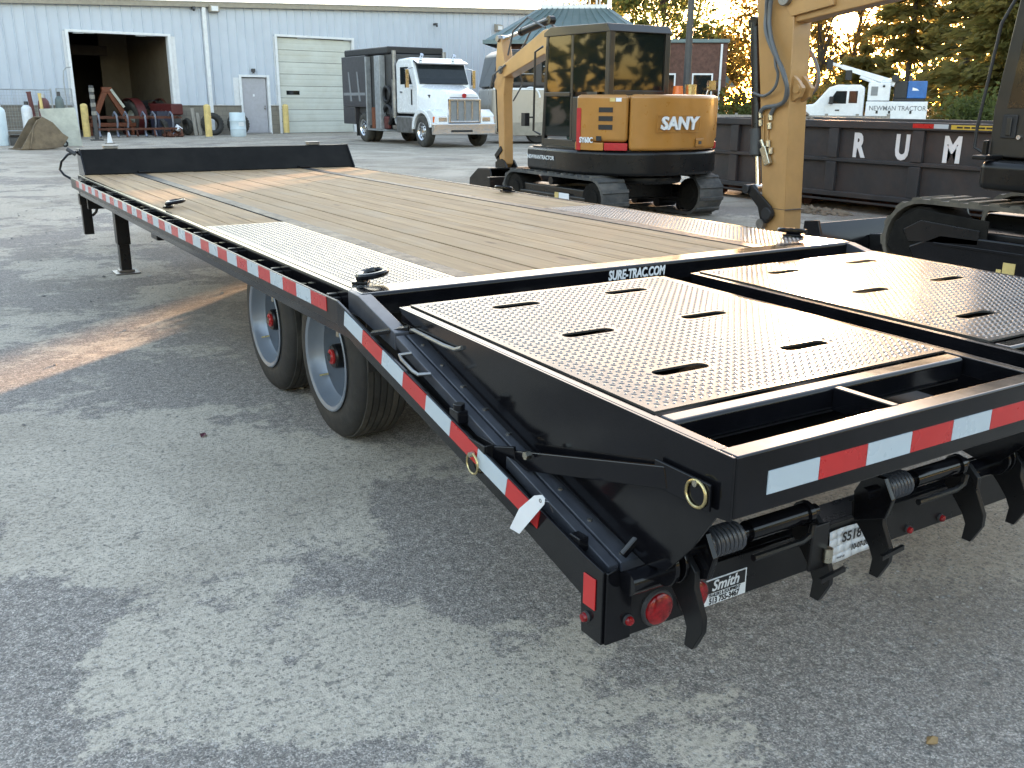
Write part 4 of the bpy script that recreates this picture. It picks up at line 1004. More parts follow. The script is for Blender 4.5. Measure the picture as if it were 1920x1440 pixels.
# cab
def cabshape():
    # outline in yz (y forward), z up
    return [(-0.55, 1.05), (-2.15, 1.05), (-2.15, 2.72), (-1.95, 2.86), (-1.05, 2.88), (-0.90, 2.80), (-0.50, 1.98), (-0.50, 1.2)]
part('cab', MB().prism(cabshape(), 'yz', -1.02, 1.02), 'white', K, bevel=0.07)
ws = part('windshield', MB().add([(-0.90, -0.88, 2.735), (0.90, -0.88, 2.735), (0.92, -0.515, 2.02), (-0.92, -0.515, 2.02), (-0.90, -0.80, 2.77), (0.90, -0.80, 2.77), (0.92, -0.46, 2.05), (-0.92, -0.46, 2.05)],
     [(0, 1, 2, 3), (4, 7, 6, 5), (0, 4, 5, 1), (3, 2, 6, 7), (0, 3, 7, 4), (1, 5, 6, 2)]), 'darkglass', K)
part('visor', MB().prism([(-0.84, 2.80), (-0.55, 2.70), (-0.56, 2.66), (-0.86, 2.74)], 'yz', -0.98, 0.98), 'chrome', K)
for sx in (-1, 1):
    dr_ = part('door', MB().prism([(-0.72, 1.10), (-1.85, 1.10), (-1.85, 2.68), (-1.10, 2.68), (-0.72, 2.05)], 'yz', *sorted((sx*1.022, sx*1.036))), 'white', K, bevel=0.008)
    part('side_window', MB().prism([(-0.85, 2.02), (-1.75, 2.02), (-1.75, 2.58), (-1.15, 2.58)], 'yz', *sorted((sx*1.034, sx*1.043))), 'darkglass', dr_)
    part('door_handle', MB().box(*sorted((sx*1.036, sx*1.07)), -1.75, -1.58, 1.75, 1.79), 'chrome', dr_)
    part('door_vent', MB().box(*sorted((sx*1.036, sx*1.046)), -0.95, -0.85, 1.35, 1.85), 'ink', dr_)
    part('mirror', MB().box(*sorted((sx*1.22, sx*1.34)), -0.80, -0.70, 1.9, 2.5).tube([(sx*1.03, -0.8, 2.55), (sx*1.25, -0.75, 2.5)], 0.02).tube([(sx*1.03, -0.8, 1.95), (sx*1.25, -0.75, 1.95)], 0.02), 'chrome', K, bevel=0.015)
    part('exhaust_stack', MB().cyl((sx*0.98, -2.34, 0.9), (sx*0.98, -2.34, 2.2), 0.11, n=18).cyl((sx*0.98, -2.34, 2.2), (sx*0.98, -2.34, 3.15), 0.075, n=16).tube([(sx*0.98, -2.34, 0.95), (sx*0.98, -2.2, 0.7), (sx*0.9, -1.9, 0.6)], 0.07), 'steel', K)
    part('step_tank', MB().box(*sorted((sx*0.62, sx*1.10)), -2.05, -0.78, 0.42, 0.98), 'steel', K, bevel=0.05)
    part('clearance_lamp', MB().cyl((sx*0.62, -1.0, 2.88), (sx*0.62, -0.9, 2.98), 0.06), 'chrome', K)
# hood: tapering nose
def loft(sections):
    """sections: list of (y, halfwidth bottom, halfwidth top, z0, z1)"""
    mb = MB(); vs = []
    for y, wb, wt, z0, z1 in sections:
        c = (z1-z0)*0.16
        ring = [(-wb, z0), (wb, z0), (wb, z1-c*2.2), (wt, z1-c*0.5), (wt*0.72, z1), (-wt*0.72, z1), (-wt, z1-c*0.5), (-wb, z1-c*2.2)]
        vs += [(x, y, z) for x, z in ring]
    n = 8; fs = []
    for i in range(len(sections)-1):
        for j in range(n): fs.append((i*n+j, i*n+(j+1) % n, (i+1)*n+(j+1) % n, (i+1)*n+j))
    fs += [tuple(range(n-1, -1, -1)), tuple(range((len(sections)-1)*n, len(sections)*n))]
    return mb.add(vs, fs)
hood = part('hood', loft([(-0.52, 0.98, 0.92, 1.0, 2.02), (0.0, 0.88, 0.80, 1.0, 1.93), (0.55, 0.74, 0.66, 0.95, 1.82), (0.86, 0.62, 0.56, 0.92, 1.72)]), 'white', K, bevel=0.03)
part('hood_intake', MB().box(0.80, 0.87, -0.12, 0.08, 1.58, 1.68).box(-0.87, -0.80, -0.12, 0.08, 1.58, 1.68), 'ink', hood)
part('hood_emblem', MB().cyl((0, 0.86, 1.66), (0, 0.90, 1.65), 0.075, n=18), 'red_cap', hood)
part('hood_stripe', MB().box(-0.52, 0.52, 0.862, 0.868, 1.575, 1.61), 'bluesteel', hood)
part('grille_surround', MB().box(-0.60, -0.53, 0.84, 0.94, 0.80, 1.56).box(0.53, 0.60, 0.84, 0.94, 0.80, 1.56).box(-0.53, 0.53, 0.84, 0.94, 1.49, 1.56).box(-0.53, 0.53, 0.84, 0.94, 0.80, 0.86), 'chrome', K, bevel=0.02)
part('grille_mesh', MB().box(-0.53, 0.53, 0.855, 0.875, 0.86, 1.49), 'grey', K)
for x in (-0.27, 0.0, 0.27): part('grille_bar', MB().box(x-0.022, x+0.022, 0.88, 0.93, 0.86, 1.49), 'chrome', K, bevel=0.01)
for sx in (-1, 1):
    prof = []
    for i in range(11):
        a = R(8+i*17.2); prof.append((0.0+0.72*math.cos(a), 0.56+0.66*math.sin(a)))
    inner = [(p*0.80, 0.56+(q-0.56)*0.80) for p, q in prof]
    part('fender', MB().prism(prof+inner[::-1], 'yz', *sorted((sx*0.60, sx*1.17))), 'white', K, bevel=0.03)
    part('fender_front', MB().prism([(0.55, 0.72), (0.92, 0.74), (0.90, 1.05), (0.62, 1.22), (0.3, 1.20), (0.45, 1.0)], 'yz', *sorted((sx*0.60, sx*1.14))), 'white', K, bevel=0.04)
    part('headlamp', MB().box(*sorted((sx*0.66, sx*0.98)), 0.86, 0.925, 0.82, 1.0), 'chrome', K, bevel=0.03)
    part('turn_lamp', MB().box(*sorted((sx*1.0, sx*1.145)), 0.80, 0.90, 0.80, 1.0), pmat('amber_lens', (0.7, 0.13, 0.02), 0.2), K, bevel=0.02)
bm_ = part('bumper', MB().prism([(-1.20, 0.82), (-1.15, 0.98), (1.15, 0.98), (1.20, 0.82)], 'xy', 0.42, 0.78), 'chrome', K, bevel=0.03)
part('bumper_slot', MB().box(-0.25, 0.55, 0.978, 0.985, 0.50, 0.57), 'ink', bm_)
def truck_wheel(parent, x, y, sx, R0=0.52, w=0.28, name='wheel'):
    f = lambda d: x - sx*d
    c = (0, y, R0)
    prof = [(0.29, 0.02), (0.33, 0.0), (R0*0.86, 0.0), (R0*0.96, 0.02), (R0, 0.05), (R0, w-0.05), (R0*0.96, w-0.02), (0.30, w-0.01)]
    t = part(name, MB().lathe([(r, f(d)) for r, d in prof], c, 'x', 36, closed=True), 'tread', parent, angle=50)
    part('rim', MB().lathe([(0.30, f(0.01)), (0.295, f(-0.005)), (0.27, f(0.02)), (0.25, f(0.06)), (0.17, f(0.035)), (0.11, f(0.02)), (0.10, f(-0.03)), (0.001, f(-0.04))], c, 'x', 32), 'chrome', t, angle=30)
    for k in range(10):
        a = 2*math.pi*k/10; p = Vector((f(0.03), y+0.205*math.cos(a), R0+0.205*math.sin(a)))
        part('hand_hole', MB().cyl(p, p+Vector((sx*0.012, 0, 0)), 0.028, n=10), 'ink', t)
    return t
for sx in (-1, 1):
    truck_wheel(K, sx*1.14, 0.0, sx); truck_wheel(K, sx*1.16, -4.75, sx)
    truck_wheel(K, sx*0.84, -4.75, sx)
part('chassis_rail', MB().box(-0.45, -0.37, -6.6, 0.8, 0.62, 0.85).box(0.37, 0.45, -6.6, 0.8, 0.62, 0.85), 'satin', K); part('front_axle', MB().cyl((-0.9, 0, 0.5), (0.9, 0, 0.5), 0.07), 'satin', K)
# black service body with open compartments on the near side (local +x is the side seen)
part('service_body', MB().box(-1.18, 1.0, -6.6, -2.55, 1.0, 3.05).box(-1.18, 1.0, -6.6, -5.4, 0.62, 0.998), 'dkgrey', K, bevel=0.03)
M['bodyside'] = pmat('dark_body_panel', (0.045, 0.042, 0.045), 0.35, var=0.1)
part('body_side', MB().box(1.002, 1.18, -6.6, -4.35, 1.25, 3.05).box(1.002, 1.18, -6.6, -5.45, 0.62, 1.248), 'bodyside', K, bevel=0.02)
part('body_stripe', MB().box(1.181, 1.186, -6.5, -4.45, 1.66, 1.76), 'grey', K)
for y in (-6.0, -5.2): part('body_graphic', MB().add([(1.1825, y, 2.5), (1.1825, y+0.10, 2.5), (1.1825, y+0.32, 1.45), (1.1825, y+0.16, 1.45), (1.187, y, 2.5), (1.187, y+0.10, 2.5), (1.187, y+0.32, 1.45), (1.187, y+0.16, 1.45)], [(0, 1, 2, 3), (7, 6, 5, 4), (0, 4, 5, 1), (1, 5, 6, 2), (2, 6, 7, 3), (3, 7, 4, 0)]), 'grey', K)
part('mud_guard', MB().box(0.80, 1.15, -5.44, -5.40, 0.2, 0.64), 'rubber', K)
for y0, y1 in ((-4.33, -4.24), (-3.45, -3.0)):
    part('open_door', MB().box(1.02, 1.25 if y0 > -4 else 1.22, y0, y1, 0.50, 3.0), 'galv', K, bevel=0.015)
part('compartment_floor', MB().box(0.6, 1.2, -4.3, -2.6, 0.44, 0.50), 'galv', K)
part('compartment_back', MB().box(0.985, 0.999, -4.34, -2.56, 0.52, 0.998), 'ink', K)
part('stored_tank', MB().cyl((1.05, -3.9, 0.52), (1.05, -3.9, 1.25), 0.13, n=16), 'orust', K); part('stored_hose', MB().torus((1.08, -2.75, 1.0), 0.32, 0.07, 'x', 24, 8), 'ink', K); part('stored_hose', MB().torus((1.10, -2.75, 1.7), 0.25, 0.06, 'x', 24, 8), 'ink', K)
part('stored_bag', MB().box(1.01, 1.16, -2.95, -2.6, 0.51, 0.95), 'tred', K, bevel=0.05)
part('roof_rack', MB().box(-1.1, 1.1, -6.5, -2.6, 3.052, 3.30), 'ink', K, bevel=0.05)

# ================================================================== MOTORHOME behind
M['rvtan'] = pmat('beige_gelcoat', (0.44, 0.39, 0.32), 0.3, var=0.06, scale=1, coat=0.4)
rv = thing('motorhome', 'beige motorhome with dark windows and a pale swoosh parked behind the small excavator', 'motorhome', (17.2, 27.8, 0), R(-18))
part('lower_body', MB().prism([(-1.25, 0.35), (-1.35, 0.9), (-1.30, 1.95), (4.0, 1.95), (4.0, 0.40), (-0.9, 0.35)], 'xz', -1.25, 1.25), 'rvtan', rv, bevel=0.12)
part('skirt', MB().prism([(-1.0, 0.30), (-0.6, 0.75), (3.9, 0.80), (3.9, 0.30)], 'xz', -1.262, -1.252), 'fascia', rv)
part('upper_body', MB().prism([(-1.28, 1.96), (-1.05, 3.10), (-0.8, 3.25), (4.0, 3.30), (4.0, 1.96)], 'xz', -1.23, 1.23), 'bodyside', rv, bevel=0.10)
part('belt_strip', MB().box(-1.28, 3.9, -1.258, -1.252, 1.88, 1.95), 'paper', rv)
for i in range(3):
    w_ = part('side_window', MB().box(-0.9+i*1.4, 0.25+i*1.4, -1.245, -1.232, 2.15, 2.95), 'darkglass', rv, bevel=0.02)
    part('louvre', MB().box(-0.85+i*1.4, 0.2+i*1.4, -1.25, -1.246, 2.42, 2.45).box(-0.85+i*1.4, 0.2+i*1.4, -1.25, -1.246, 2.68, 2.71), 'grey', w_)
part('swoosh', MB().torus((0.1, -1.2535, 1.62), 0.34, 0.035, 'y', 20, 6, arc=0.32), 'paper', rv)
for x in (0.4, 3.0): part('wheel', MB().lathe([(0.2, -0.12), (0.40, -0.12), (0.45, 0), (0.40, 0.12), (0.2, 0.12)], (x, -1.05, 0.45), 'y', 28, closed=True), 'rubber', rv)
part('front_glass', MB().prism([(-1.30, 2.0), (-1.08, 3.0), (-1.06, 3.0), (-1.28, 2.0)], 'xz', -1.1, 1.1), 'darkglass', rv)

# ================================================================== EXCAVATORS
M['track'] = pmat('dusty_track_rubber', (0.055, 0.055, 0.055), 0.75, var=0.2, dirt=(0.19, 0.17, 0.145), dirt_amt=0.7, bmp=0.2)
M['trackbrown'] = pmat('muddy_track_shoe', (0.10, 0.085, 0.065), 0.75, var=0.25, dirt=(0.20, 0.16, 0.11), dirt_amt=0.7)
M['cabpaint'] = pmat('charcoal_cab_paint', (0.020, 0.018, 0.016), 0.35, var=0.1, coat=0.2)
M['decalred'] = pmat('red_decal', (0.45, 0.02, 0.025), 0.35)
M['amber'] = pmat('amber_beacon_lens', (0.75, 0.16, 0.02), 0.25)

def stadium(y0, y1, zc, r, n=12):
    pts = []
    for i in range(n+1):
        t = math.pi/2 + math.pi*i/n; pts.append((y0+r*math.cos(t), zc+r*math.sin(t)))
    for i in range(n+1):
        t = -math.pi/2 + math.pi*i/n; pts.append((y1+r*math.cos(t), zc+r*math.sin(t)))
    return pts
def track(parent, xc, w, y0, y1, h, lugs, mat, lugmat, lug_h=0.022, lug_w=0.055):
    r = h/2-lug_h; ya, yb = y0+h/2, y1-h/2
    out = stadium(ya, yb, h/2, r); inn = stadium(ya, yb, h/2, r-0.035)
    n = len(out); mb = MB(); vs = []
    for x in (xc-w/2, xc+w/2):
        vs += [(x, p, q) for p, q in out]; vs += [(x, p, q) for p, q in inn]
    fs = []
    for i in range(n):
        j = (i+1) % n
        fs += [(i, j, 2*n+j, 2*n+i), (n+j, n+i, 3*n+i, 3*n+j), (i, n+i, n+j, j), (2*n+j, 3*n+j, 3*n+i, 2*n+i)]
    mb.add(vs, fs)
    tk_ = part('track', mb, mat, parent)
    # lugs / shoes round the loop
    seg = [(out[i], out[(i+1) % n]) for i in range(n)]
    per = sum(math.dist(a, b) for a, b in seg); step = per/lugs
    me = MB().prism([(-lug_w/2, 0), (lug_w/2, 0), (lug_w*0.36, lug_h), (-lug_w*0.36, lug_h)], 'yz', -w/2, w/2).mesh('track_lug', lugmat, False)
    d = 0.0; acc = 0.0; k = 0
    for a, b in seg:
        Ls = math.dist(a, b)
        while d <= acc+Ls and k < lugs:
            f = (d-acc)/max(Ls, 1e-6); p = (a[0]+(b[0]-a[0])*f, a[1]+(b[1]-a[1])*f)
            tx, tz = b[0]-a[0], b[1]-a[1]
            ang = math.atan2(tz, tx) + math.pi
            o = link('track_lug', me, tk_, (xc, p[0], p[1]), (ang, 0, 0))
            d += step; k += 1
        acc += Ls
    part('track_frame', MB().box(xc-w*0.36, xc+w*0.36, ya, yb, h*0.28, h*0.68).box(xc-w*0.44, xc+w*0.44, ya+0.1, yb-0.1, h*0.40, h*0.52), 'satin', tk_, bevel=0.02)
    for y in (ya, yb):
        part('sprocket', MB().cyl((xc-w*0.42, y, h/2), (xc+w*0.42, y, h/2), r-0.06, n=20).cyl((xc-w*0.47, y, h/2), (xc+w*0.47, y, h/2), r*0.5, n=16), 'grime', tk_, bevel=0.01)
    for i in range(4):
        y = ya+0.18+(yb-ya-0.36)*i/3
        part('roller', MB().cyl((xc-w*0.38, y, 0.14), (xc+w*0.38, y, 0.14), 0.075, n=14), 'satin', tk_)
    part('carrier_roller', MB().cyl((xc-w*0.45, (ya+yb)/2, h*0.80), (xc+w*0.45, (ya+yb)/2, h*0.80), 0.055, n=14), 'satin', tk_)
    return tk_

# ------------------------------------------------ small excavator with the lettered counterweight
EX0 = Vector((5.98, 7.35, 0))
ex = thing('compact_excavator', 'small orange yellow excavator with lettered counterweight standing beside the trailer', 'excavator', EX0)
track(ex, -0.92, 0.42, -0.93, 1.50, 0.59, 34, 'track', 'track'); track(ex, 0.72, 0.42, -0.93, 1.50, 0.59, 34, 'track', 'track')
part('car_body', MB().box(-0.72, 0.52, -0.35, 0.85, 0.24, 0.46).cyl((0, 0, 0.46), (0, 0, 0.60), 0.42, n=24), 'satin', ex, bevel=0.03)
part('track_decal', MB().box(-1.112, -1.108, -0.15, 0.08, 0.235, 0.33), 'paper', ex); part('track_decal', MB().box(-1.112, -1.108, 0.09, 0.18, 0.235, 0.33), 'safety', ex)
part('blade', MB().prism([(1.95, 0.05), (2.05, 0.05), (2.0, 0.22), (2.04, 0.40), (1.97, 0.40), (1.92, 0.22)], 'yz', -1.08, 0.92), 'satin', ex, bevel=0.01)
for xa, xb in ((-0.45, -0.55), (0.3, 0.4)): part('blade_arm', MB().beam((xa, 0.8, 0.32), (xb, 1.95, 0.2), 0.08, 0.12), 'satin', ex)
R_ = 1.105
def arcp(t, r=R_):
    c_, s_ = math.cos(R(t)), math.sin(R(t))
    return (r*math.copysign(abs(c_)**0.86, c_), r*math.copysign(abs(s_)**0.86, s_))
def arcs(t0, t1, r=R_, n=10): return [arcp(t0+(t1-t0)*i/n, r) for i in range(n+1)]
# black lower house / counterweight band
poly = [(-1.02, 1.0), (-1.08, 0.9), (-1.10, 0.0)] + arcs(184, 352, R_, 22) + [(1.08, 0.9), (0.95, 1.0)]
part('lower_house', MB().prism(poly, 'xy', 0.590, 0.895), 'satin', ex, bevel=0.045)
part('swing_cover', MB().prism([(x*0.52-0.10, y*0.86) for x, y in poly], 'xy', 0.47, 0.588), 'satin', ex, bevel=0.05)
part('deck', MB().prism([(x*0.95, y*0.95) for x, y in poly], 'xy', 0.897, 0.91), 'satin', ex)
text('lettering', 'NEWMANTRACTOR', 0.075, 'white_ink', ex, (-1.104, 0.55, 0.765), RW, bold=0.001, sx=0.95)
# orange shroud panels around the arc (left side, rear, right)
def shroud(t0, t1, z0, z1, mat, name='counterweight', r0=0.80, r1=R_-0.005, bv=0.05):
    return part(name, MB().prism(arcs(t0, t1, r1, 10)+arcs(t1, t0, r0, 10), 'xy', z0, z1), mat, ex, bevel=bv)
left = shroud(189, 230.4, 1.005, 1.585, 'yellow', 'engine_cover'); shroud(189, 212.5, 0.90, 1.002, 'yellow', 'engine_cover', bv=0.012)
rear = shroud(231, 309, 0.90, 1.59, 'yellow')
right = shroud(309.6, 352, 1.005, 1.585, 'yellow', 'engine_cover')
part('tail_reflector', MB().prism(arcs(213, 230.4, R_-0.003, 8)+arcs(230.4, 213, 0.9, 8), 'xy', 0.905, 0.998), 'decalred', ex, bevel=0.01)
part('tail_reflector', MB().prism(arcs(310, 322, R_-0.003, 8)+arcs(322, 310, 0.9, 8), 'xy', 0.905, 0.998), 'decalred', ex, bevel=0.01)
for z in (1.19, 1.295, 1.40): part('louvre', MB().prism(arcs(208.5, 219, R_+0.002, 6)+arcs(219, 208.5, R_-0.02, 6), 'xy', z-0.03, z+0.03), 'ink', ex)
part('louvre', MB().prism(arcs(207, 211, R_+0.002, 4)+arcs(211, 207, R_-0.02, 4), 'xy', 1.02, 1.08), 'ink', ex)
part('side_stripe', MB().prism(arcs(190.5, 194, R_+0.001, 4)+arcs(194, 190.5, R_-0.02, 4), 'xy', 0.90, 1.42), 'decalred', ex)
part('warning_decal', MB().prism(arcs(216.5, 220.5, R_+0.001, 4)+arcs(220.5, 216.5, R_-0.02, 4), 'xy', 1.50, 1.545), 'safety', ex); part('warning_decal', MB().prism(arcs(221, 225, R_+0.001, 4)+arcs(225, 221, R_-0.02, 4), 'xy', 1.50, 1.545), 'paper', ex)
tang = lambda t: (R(90), 0, R(t-270))
px_, py_ = arcp(199, R_+0.004)
text('lettering', 'SY60C', 0.095, 'white_ink', ex, (px_, py_, 0.985+0.04), (R(90), 0, R(199-270)), bold=0.003, sx=0.78, ext=0.003)
px_, py_ = arcp(266, R_+0.010)
fr = part('name_recess', MB().box(-0.34, 0.34, -0.004, 0.004, -0.105, -0.095).box(-0.34, 0.34, -0.004, 0.004, 0.095, 0.105).box(-0.34, -0.33, -0.004, 0.004, -0.095, 0.095).box(0.33, 0.34, -0.004, 0.004, -0.095, 0.095), 'yellow', ex, loc=(px_*0.985, py_*0.99, 1.24), rot=(0, 0, R(-4)))
text('lettering', 'SANY', 0.215, 'white_ink', ex, (px_-0.0, py_, 1.235), (R(90), 0, R(-4)), bold=0.007, sx=1.05, ext=0.012, shear=0.12)
px_, py_ = arcp(281, R_+0.0)
part('cover_latch', MB().box(-0.085, 0.085, -0.012, 0.004, -0.05, 0.05), 'yellow', ex, bevel=0.015, loc=(px_, py_, 1.0), rot=(0, 0, R(11)))
part('latch_lock', MB().box(-0.03, 0.03, -0.016, -0.010, -0.02, 0.02), 'dkgrey', ex, loc=(px_, py_, 1.0), rot=(0, 0, R(11)))
part('hood_top', MB().prism(arcs(195, 345, R_-0.09, 18), 'xy', 1.50, 1.575), 'yellow', ex, bevel=0.02)
part('tank_cover', MB().box(0.32, 1.02, -0.15, 0.95, 0.90, 1.52), 'yellow', ex, bevel=0.06)
part('beacon', MB().cyl((0.22, -0.68, 1.575), (0.22, -0.68, 1.70), 0.075, 0.06, n=18), 'amber', ex); part('exhaust', MB().cyl((0.42, -0.70, 1.57), (0.42, -0.70, 1.72), 0.075, n=16), 'brass', ex)
part('hand_rail', MB().tube([(0.62, -0.5, 1.57), (0.62, -0.5, 1.70), (0.95, -0.1, 1.70), (0.95, -0.1, 1.55)], 0.015), 'brass', ex)
part('mirror', MB().tube([(0.93, -0.45, 1.56), (0.98, -0.47, 1.70)], 0.012).box(0.93, 1.06, -0.50, -0.46, 1.66, 1.78), 'chrome', ex)
# cab frame
cx0, cx1, cy0, cy1, cz0, cz1 = -0.78, 0.20, -0.50, 1.02, 0.90, 2.44
cab = part('cab', MB().prism([(cy0-0.02, cz1-0.09), (cy0+0.05, cz1), (cy1-0.22, cz1+0.02), (cy1-0.06, cz1-0.05), (cy1-0.06, cz1-0.10), (cy0-0.02, cz1-0.10)], 'yz', cx0-0.02, cx1+0.02), 'cabpaint', ex, bevel=0.03)
pw = 0.065
def post_(a, b, w=pw): part('cab_pillar', MB().beam(a, b, w, w, up=(1, 0, 0)), 'cabpaint', cab, bevel=0.012)
for x in (cx0+pw/2, cx1-pw/2):
    post_((x, cy0+pw/2, cz0), (x, cy0+pw/2, cz1-0.08), 0.085)
    post_((x, cy1-pw/2, cz0), (x, cy1-0.12, cz1-0.06))
    post_((x, 0.32, cz0), (x, 0.32, cz1-0.08), 0.055)
    part('cab_rail', MB().box(x-0.03, x+0.03, cy0+0.05, cy1-0.05, cz0, cz0+0.10), 'cabpaint', cab, bevel=0.01)
part('cab_rail', MB().box(cx0, cx1, cy0, cy0+0.06, 1.50, 1.64), 'cabpaint', cab, bevel=0.01)
part('cab_rear_panel', MB().box(cx0+0.05, cx1-0.05, cy0+0.02, cy0+0.05, cz0, 1.52), 'cabpaint', cab)
part('rear_window', MB().box(cx0+0.08, cx1-0.08, cy0+0.02, cy0+0.026, 1.64, cz1-0.1), 'glass', cab)
part('side_window', MB().box(cx0+0.010, cx0+0.016, cy0+0.09, 0.29, 1.62, cz1-0.1), 'glass', cab)
part('side_window', MB().box(cx0+0.010, cx0+0.016, 0.35, cy1-0.09, 1.62, cz1-0.1), 'glass', cab)
part('side_window', MB().box(cx1-0.016, cx1-0.010, cy0+0.09, cy1-0.1, 1.20, cz1-0.1), 'glass', cab)
part('door_lower_glass', MB().box(cx0+0.010, cx0+0.016, 0.35, cy1-0.09, 1.04, 1.56), 'glass', cab)
part('windscreen', MB().add([(cx0+0.08, cy1-0.03, 1.05), (cx1-0.08, cy1-0.03, 1.05), (cx1-0.08, cy1-0.11, cz1-0.1), (cx0+0.08, cy1-0.11, cz1-0.1)], [(0, 1, 2, 3)]), 'glass', cab)
part('door_panel', MB().box(cx0-0.005, cx0+0.03, cy0+0.08, 0.28, 0.98, 1.56), 'cabpaint', cab, bevel=0.015)
part('door_bar', MB().box(cx0-0.008, cx0+0.03, 0.34, cy1-0.06, 1.56, 1.62), 'cabpaint', cab, bevel=0.01)
part('seat', MB().box(-0.52, -0.06, -0.15, 0.35, 1.18, 1.32).prism([(-0.28, 1.25), (-0.12, 1.30), (-0.20, 2.02), (-0.34, 2.0)], 'yz', -0.50, -0.08).box(-0.40, -0.18, -0.33, -0.22, 2.04, 2.22), 'ink', cab, bevel=0.04)
part('lever', MB().tube([(-0.60, 0.45, 1.2), (-0.60, 0.55, 1.55)], 0.014).tube([(0.0, 0.45, 1.2), (0.0, 0.55, 1.55)], 0.014), 'ink', cab); part('console', MB().box(-0.72, -0.56, 0.0, 0.5, 1.0, 1.28), 'dash_green', cab, bevel=0.02)
part('grab_bar', MB().tube([(cx0-0.03, cy1-0.02, 1.05), (cx0-0.08, cy1+0.08, 1.1), (cx0-0.08, cy1+0.06, 2.15), (cx0-0.03, cy1-0.06, 2.22)], 0.016), 'cabpaint', cab)
part('cab_mirror', MB().tube([(cx0-0.08, cy1+0.07, 1.28), (cx0-0.15, cy1+0.16, 1.28)], 0.012).box(cx0-0.20, cx0-0.12, cy1+0.12, cy1+0.22, 1.16, 1.34), 'ink', cab, bevel=0.02)
# boom, stick, bucket (all in the machine's middle plane)
BX = 0.02
def sideplate(poly, x0, x1, name, mat='orange', par=ex, bv=0.015): return part(name, MB().prism(poly, 'yz', BX+x0, BX+x1), mat, par, bevel=bv)
boom = sideplate([(0.95, 0.95), (1.18, 0.90), (1.68, 1.95), (2.0, 2.18), (3.15, 1.86), (3.30, 1.93), (3.20, 2.06), (2.05, 2.52), (1.70, 2.55), (1.42, 2.30)], -0.11, 0.11, 'boom')
part('boom_foot', MB().cyl((BX-0.2, 1.06, 0.98), (BX+0.2, 1.06, 0.98), 0.13, n=18).box(BX-0.22, BX+0.22, 0.8, 1.1, 0.72, 0.98), 'satin', ex, bevel=0.02)
stick = sideplate([(3.40, 2.52), (3.28, 2.44), (3.14, 2.0), (3.20, 1.60), (3.16, 0.50), (3.24, 0.42), (3.33, 0.47), (3.43, 1.65), (3.46, 2.1)], -0.085, 0.085, 'stick')
part('stick_pin', MB().cyl((BX-0.14, 3.24, 1.98), (BX+0.14, 3.24, 1.98), 0.06, n=16).cyl((BX-0.12, 3.36, 2.46), (BX+0.12, 3.36, 2.46), 0.05, n=14), 'steel', stick)
def ram(name, a, b, rb, rr, frac, par):
    a, b = Vector(a), Vector(b); m_ = a+(b-a)*frac
    o = part(name, MB().cyl(a-Vector((rb*0.9,0,0)), a+Vector((rb*0.9,0,0)), rb*1.1, n=14).cyl(a, m_, rb, n=16).cyl(m_-(b-a).normalized()*0.06, m_, rb*1.15, n=16), 'satin', par)
    part('ram_rod', MB().cyl(b-Vector((rr*1.6,0,0)), b+Vector((rr*1.6,0,0)), rr*1.7, n=14).cyl(m_, b, rr, n=14), 'chrome', o)
ram('stick_ram', (BX, 2.0, 2.66), (BX, 3.34, 2.46), 0.055, 0.032, 0.62, boom)
ram('boom_ram', (BX, 1.35, 0.85), (BX, 1.98, 2.18), 0.06, 0.035, 0.6, ex)
ram('bucket_ram', (BX, 3.52, 1.75), (BX, 3.42, 0.62), 0.048, 0.028, 0.66, stick)
part('ram_bracket', MB().prism([(3.42, 1.65), (3.42, 1.95), (3.55, 1.80), (3.55, 1.70)], 'yz', BX-0.05, BX+0.05), 'orange', stick)
part('bucket_link', MB().beam((BX-0.09, 3.25, 0.75), (BX-0.09, 3.44, 0.60), 0.03, 0.09).beam((BX+0.09, 3.25, 0.75), (BX+0.09, 3.44, 0.60), 0.03, 0.09).beam((BX, 3.44, 0.62), (BX, 3.36, 0.36), 0.12, 0.08), 'satin', stick, bevel=0.008)
for dx in (-0.10, 0.10): part('hose', MB().tube([(BX+dx, 2.0, 2.55), (BX+dx*1.5, 2.4, 2.72), (BX+dx*1.6, 2.8, 2.55), (BX+dx, 3.05, 2.2)], 0.016), 'hose', boom)
part('hose', MB().tube([(BX-0.12, 3.1, 2.05), (BX-0.2, 3.35, 1.9), (BX-0.16, 3.5, 1.7)], 0.014), 'hose', stick); part('hose', MB().tube([(BX+0.12, 3.1, 2.05), (BX+0.24, 3.15, 1.75), (BX+0.16, 3.3, 1.5)], 0.014), 'hose', stick)
bp = [(3.02, 0.44), (3.42, 0.42), (3.68, 0.26), (3.70, 0.10), (3.45, 0.02), (2.85, 0.03)]
bucket = part('bucket', MB().prism(bp, 'yz', BX-0.46, BX-0.44), 'satin', ex, bevel=0.004)
part('bucket_side', MB().prism(bp, 'yz', BX+0.44, BX+0.46), 'satin', bucket, bevel=0.004)
sh = MB()
for i in range(0, 5):
    a, b_ = bp[i], bp[i+1]; sh.beam((BX, a[0], a[1]), (BX, b_[0], b_[1]), 0.88, 0.022)
part('bucket_shell', sh, 'satin', bucket)
for i in range(5): part('bucket_tooth', MB().beam((BX-0.40+i*0.2, 2.87, 0.035), (BX-0.40+i*0.2, 2.72, 0.03), 0.07, 0.05, w2=0.04, h2=0.02), 'steel', bucket)
part('bucket_ear', MB().prism([(3.05, 0.44), (3.42, 0.42), (3.42, 0.52), (3.24, 0.58), (3.15, 0.55)], 'yz', BX-0.11, BX-0.085).prism([(3.05, 0.44), (3.42, 0.42), (3.42, 0.52), (3.24, 0.58), (3.15, 0.55)], 'yz', BX+0.085, BX+0.11), 'satin', bucket)

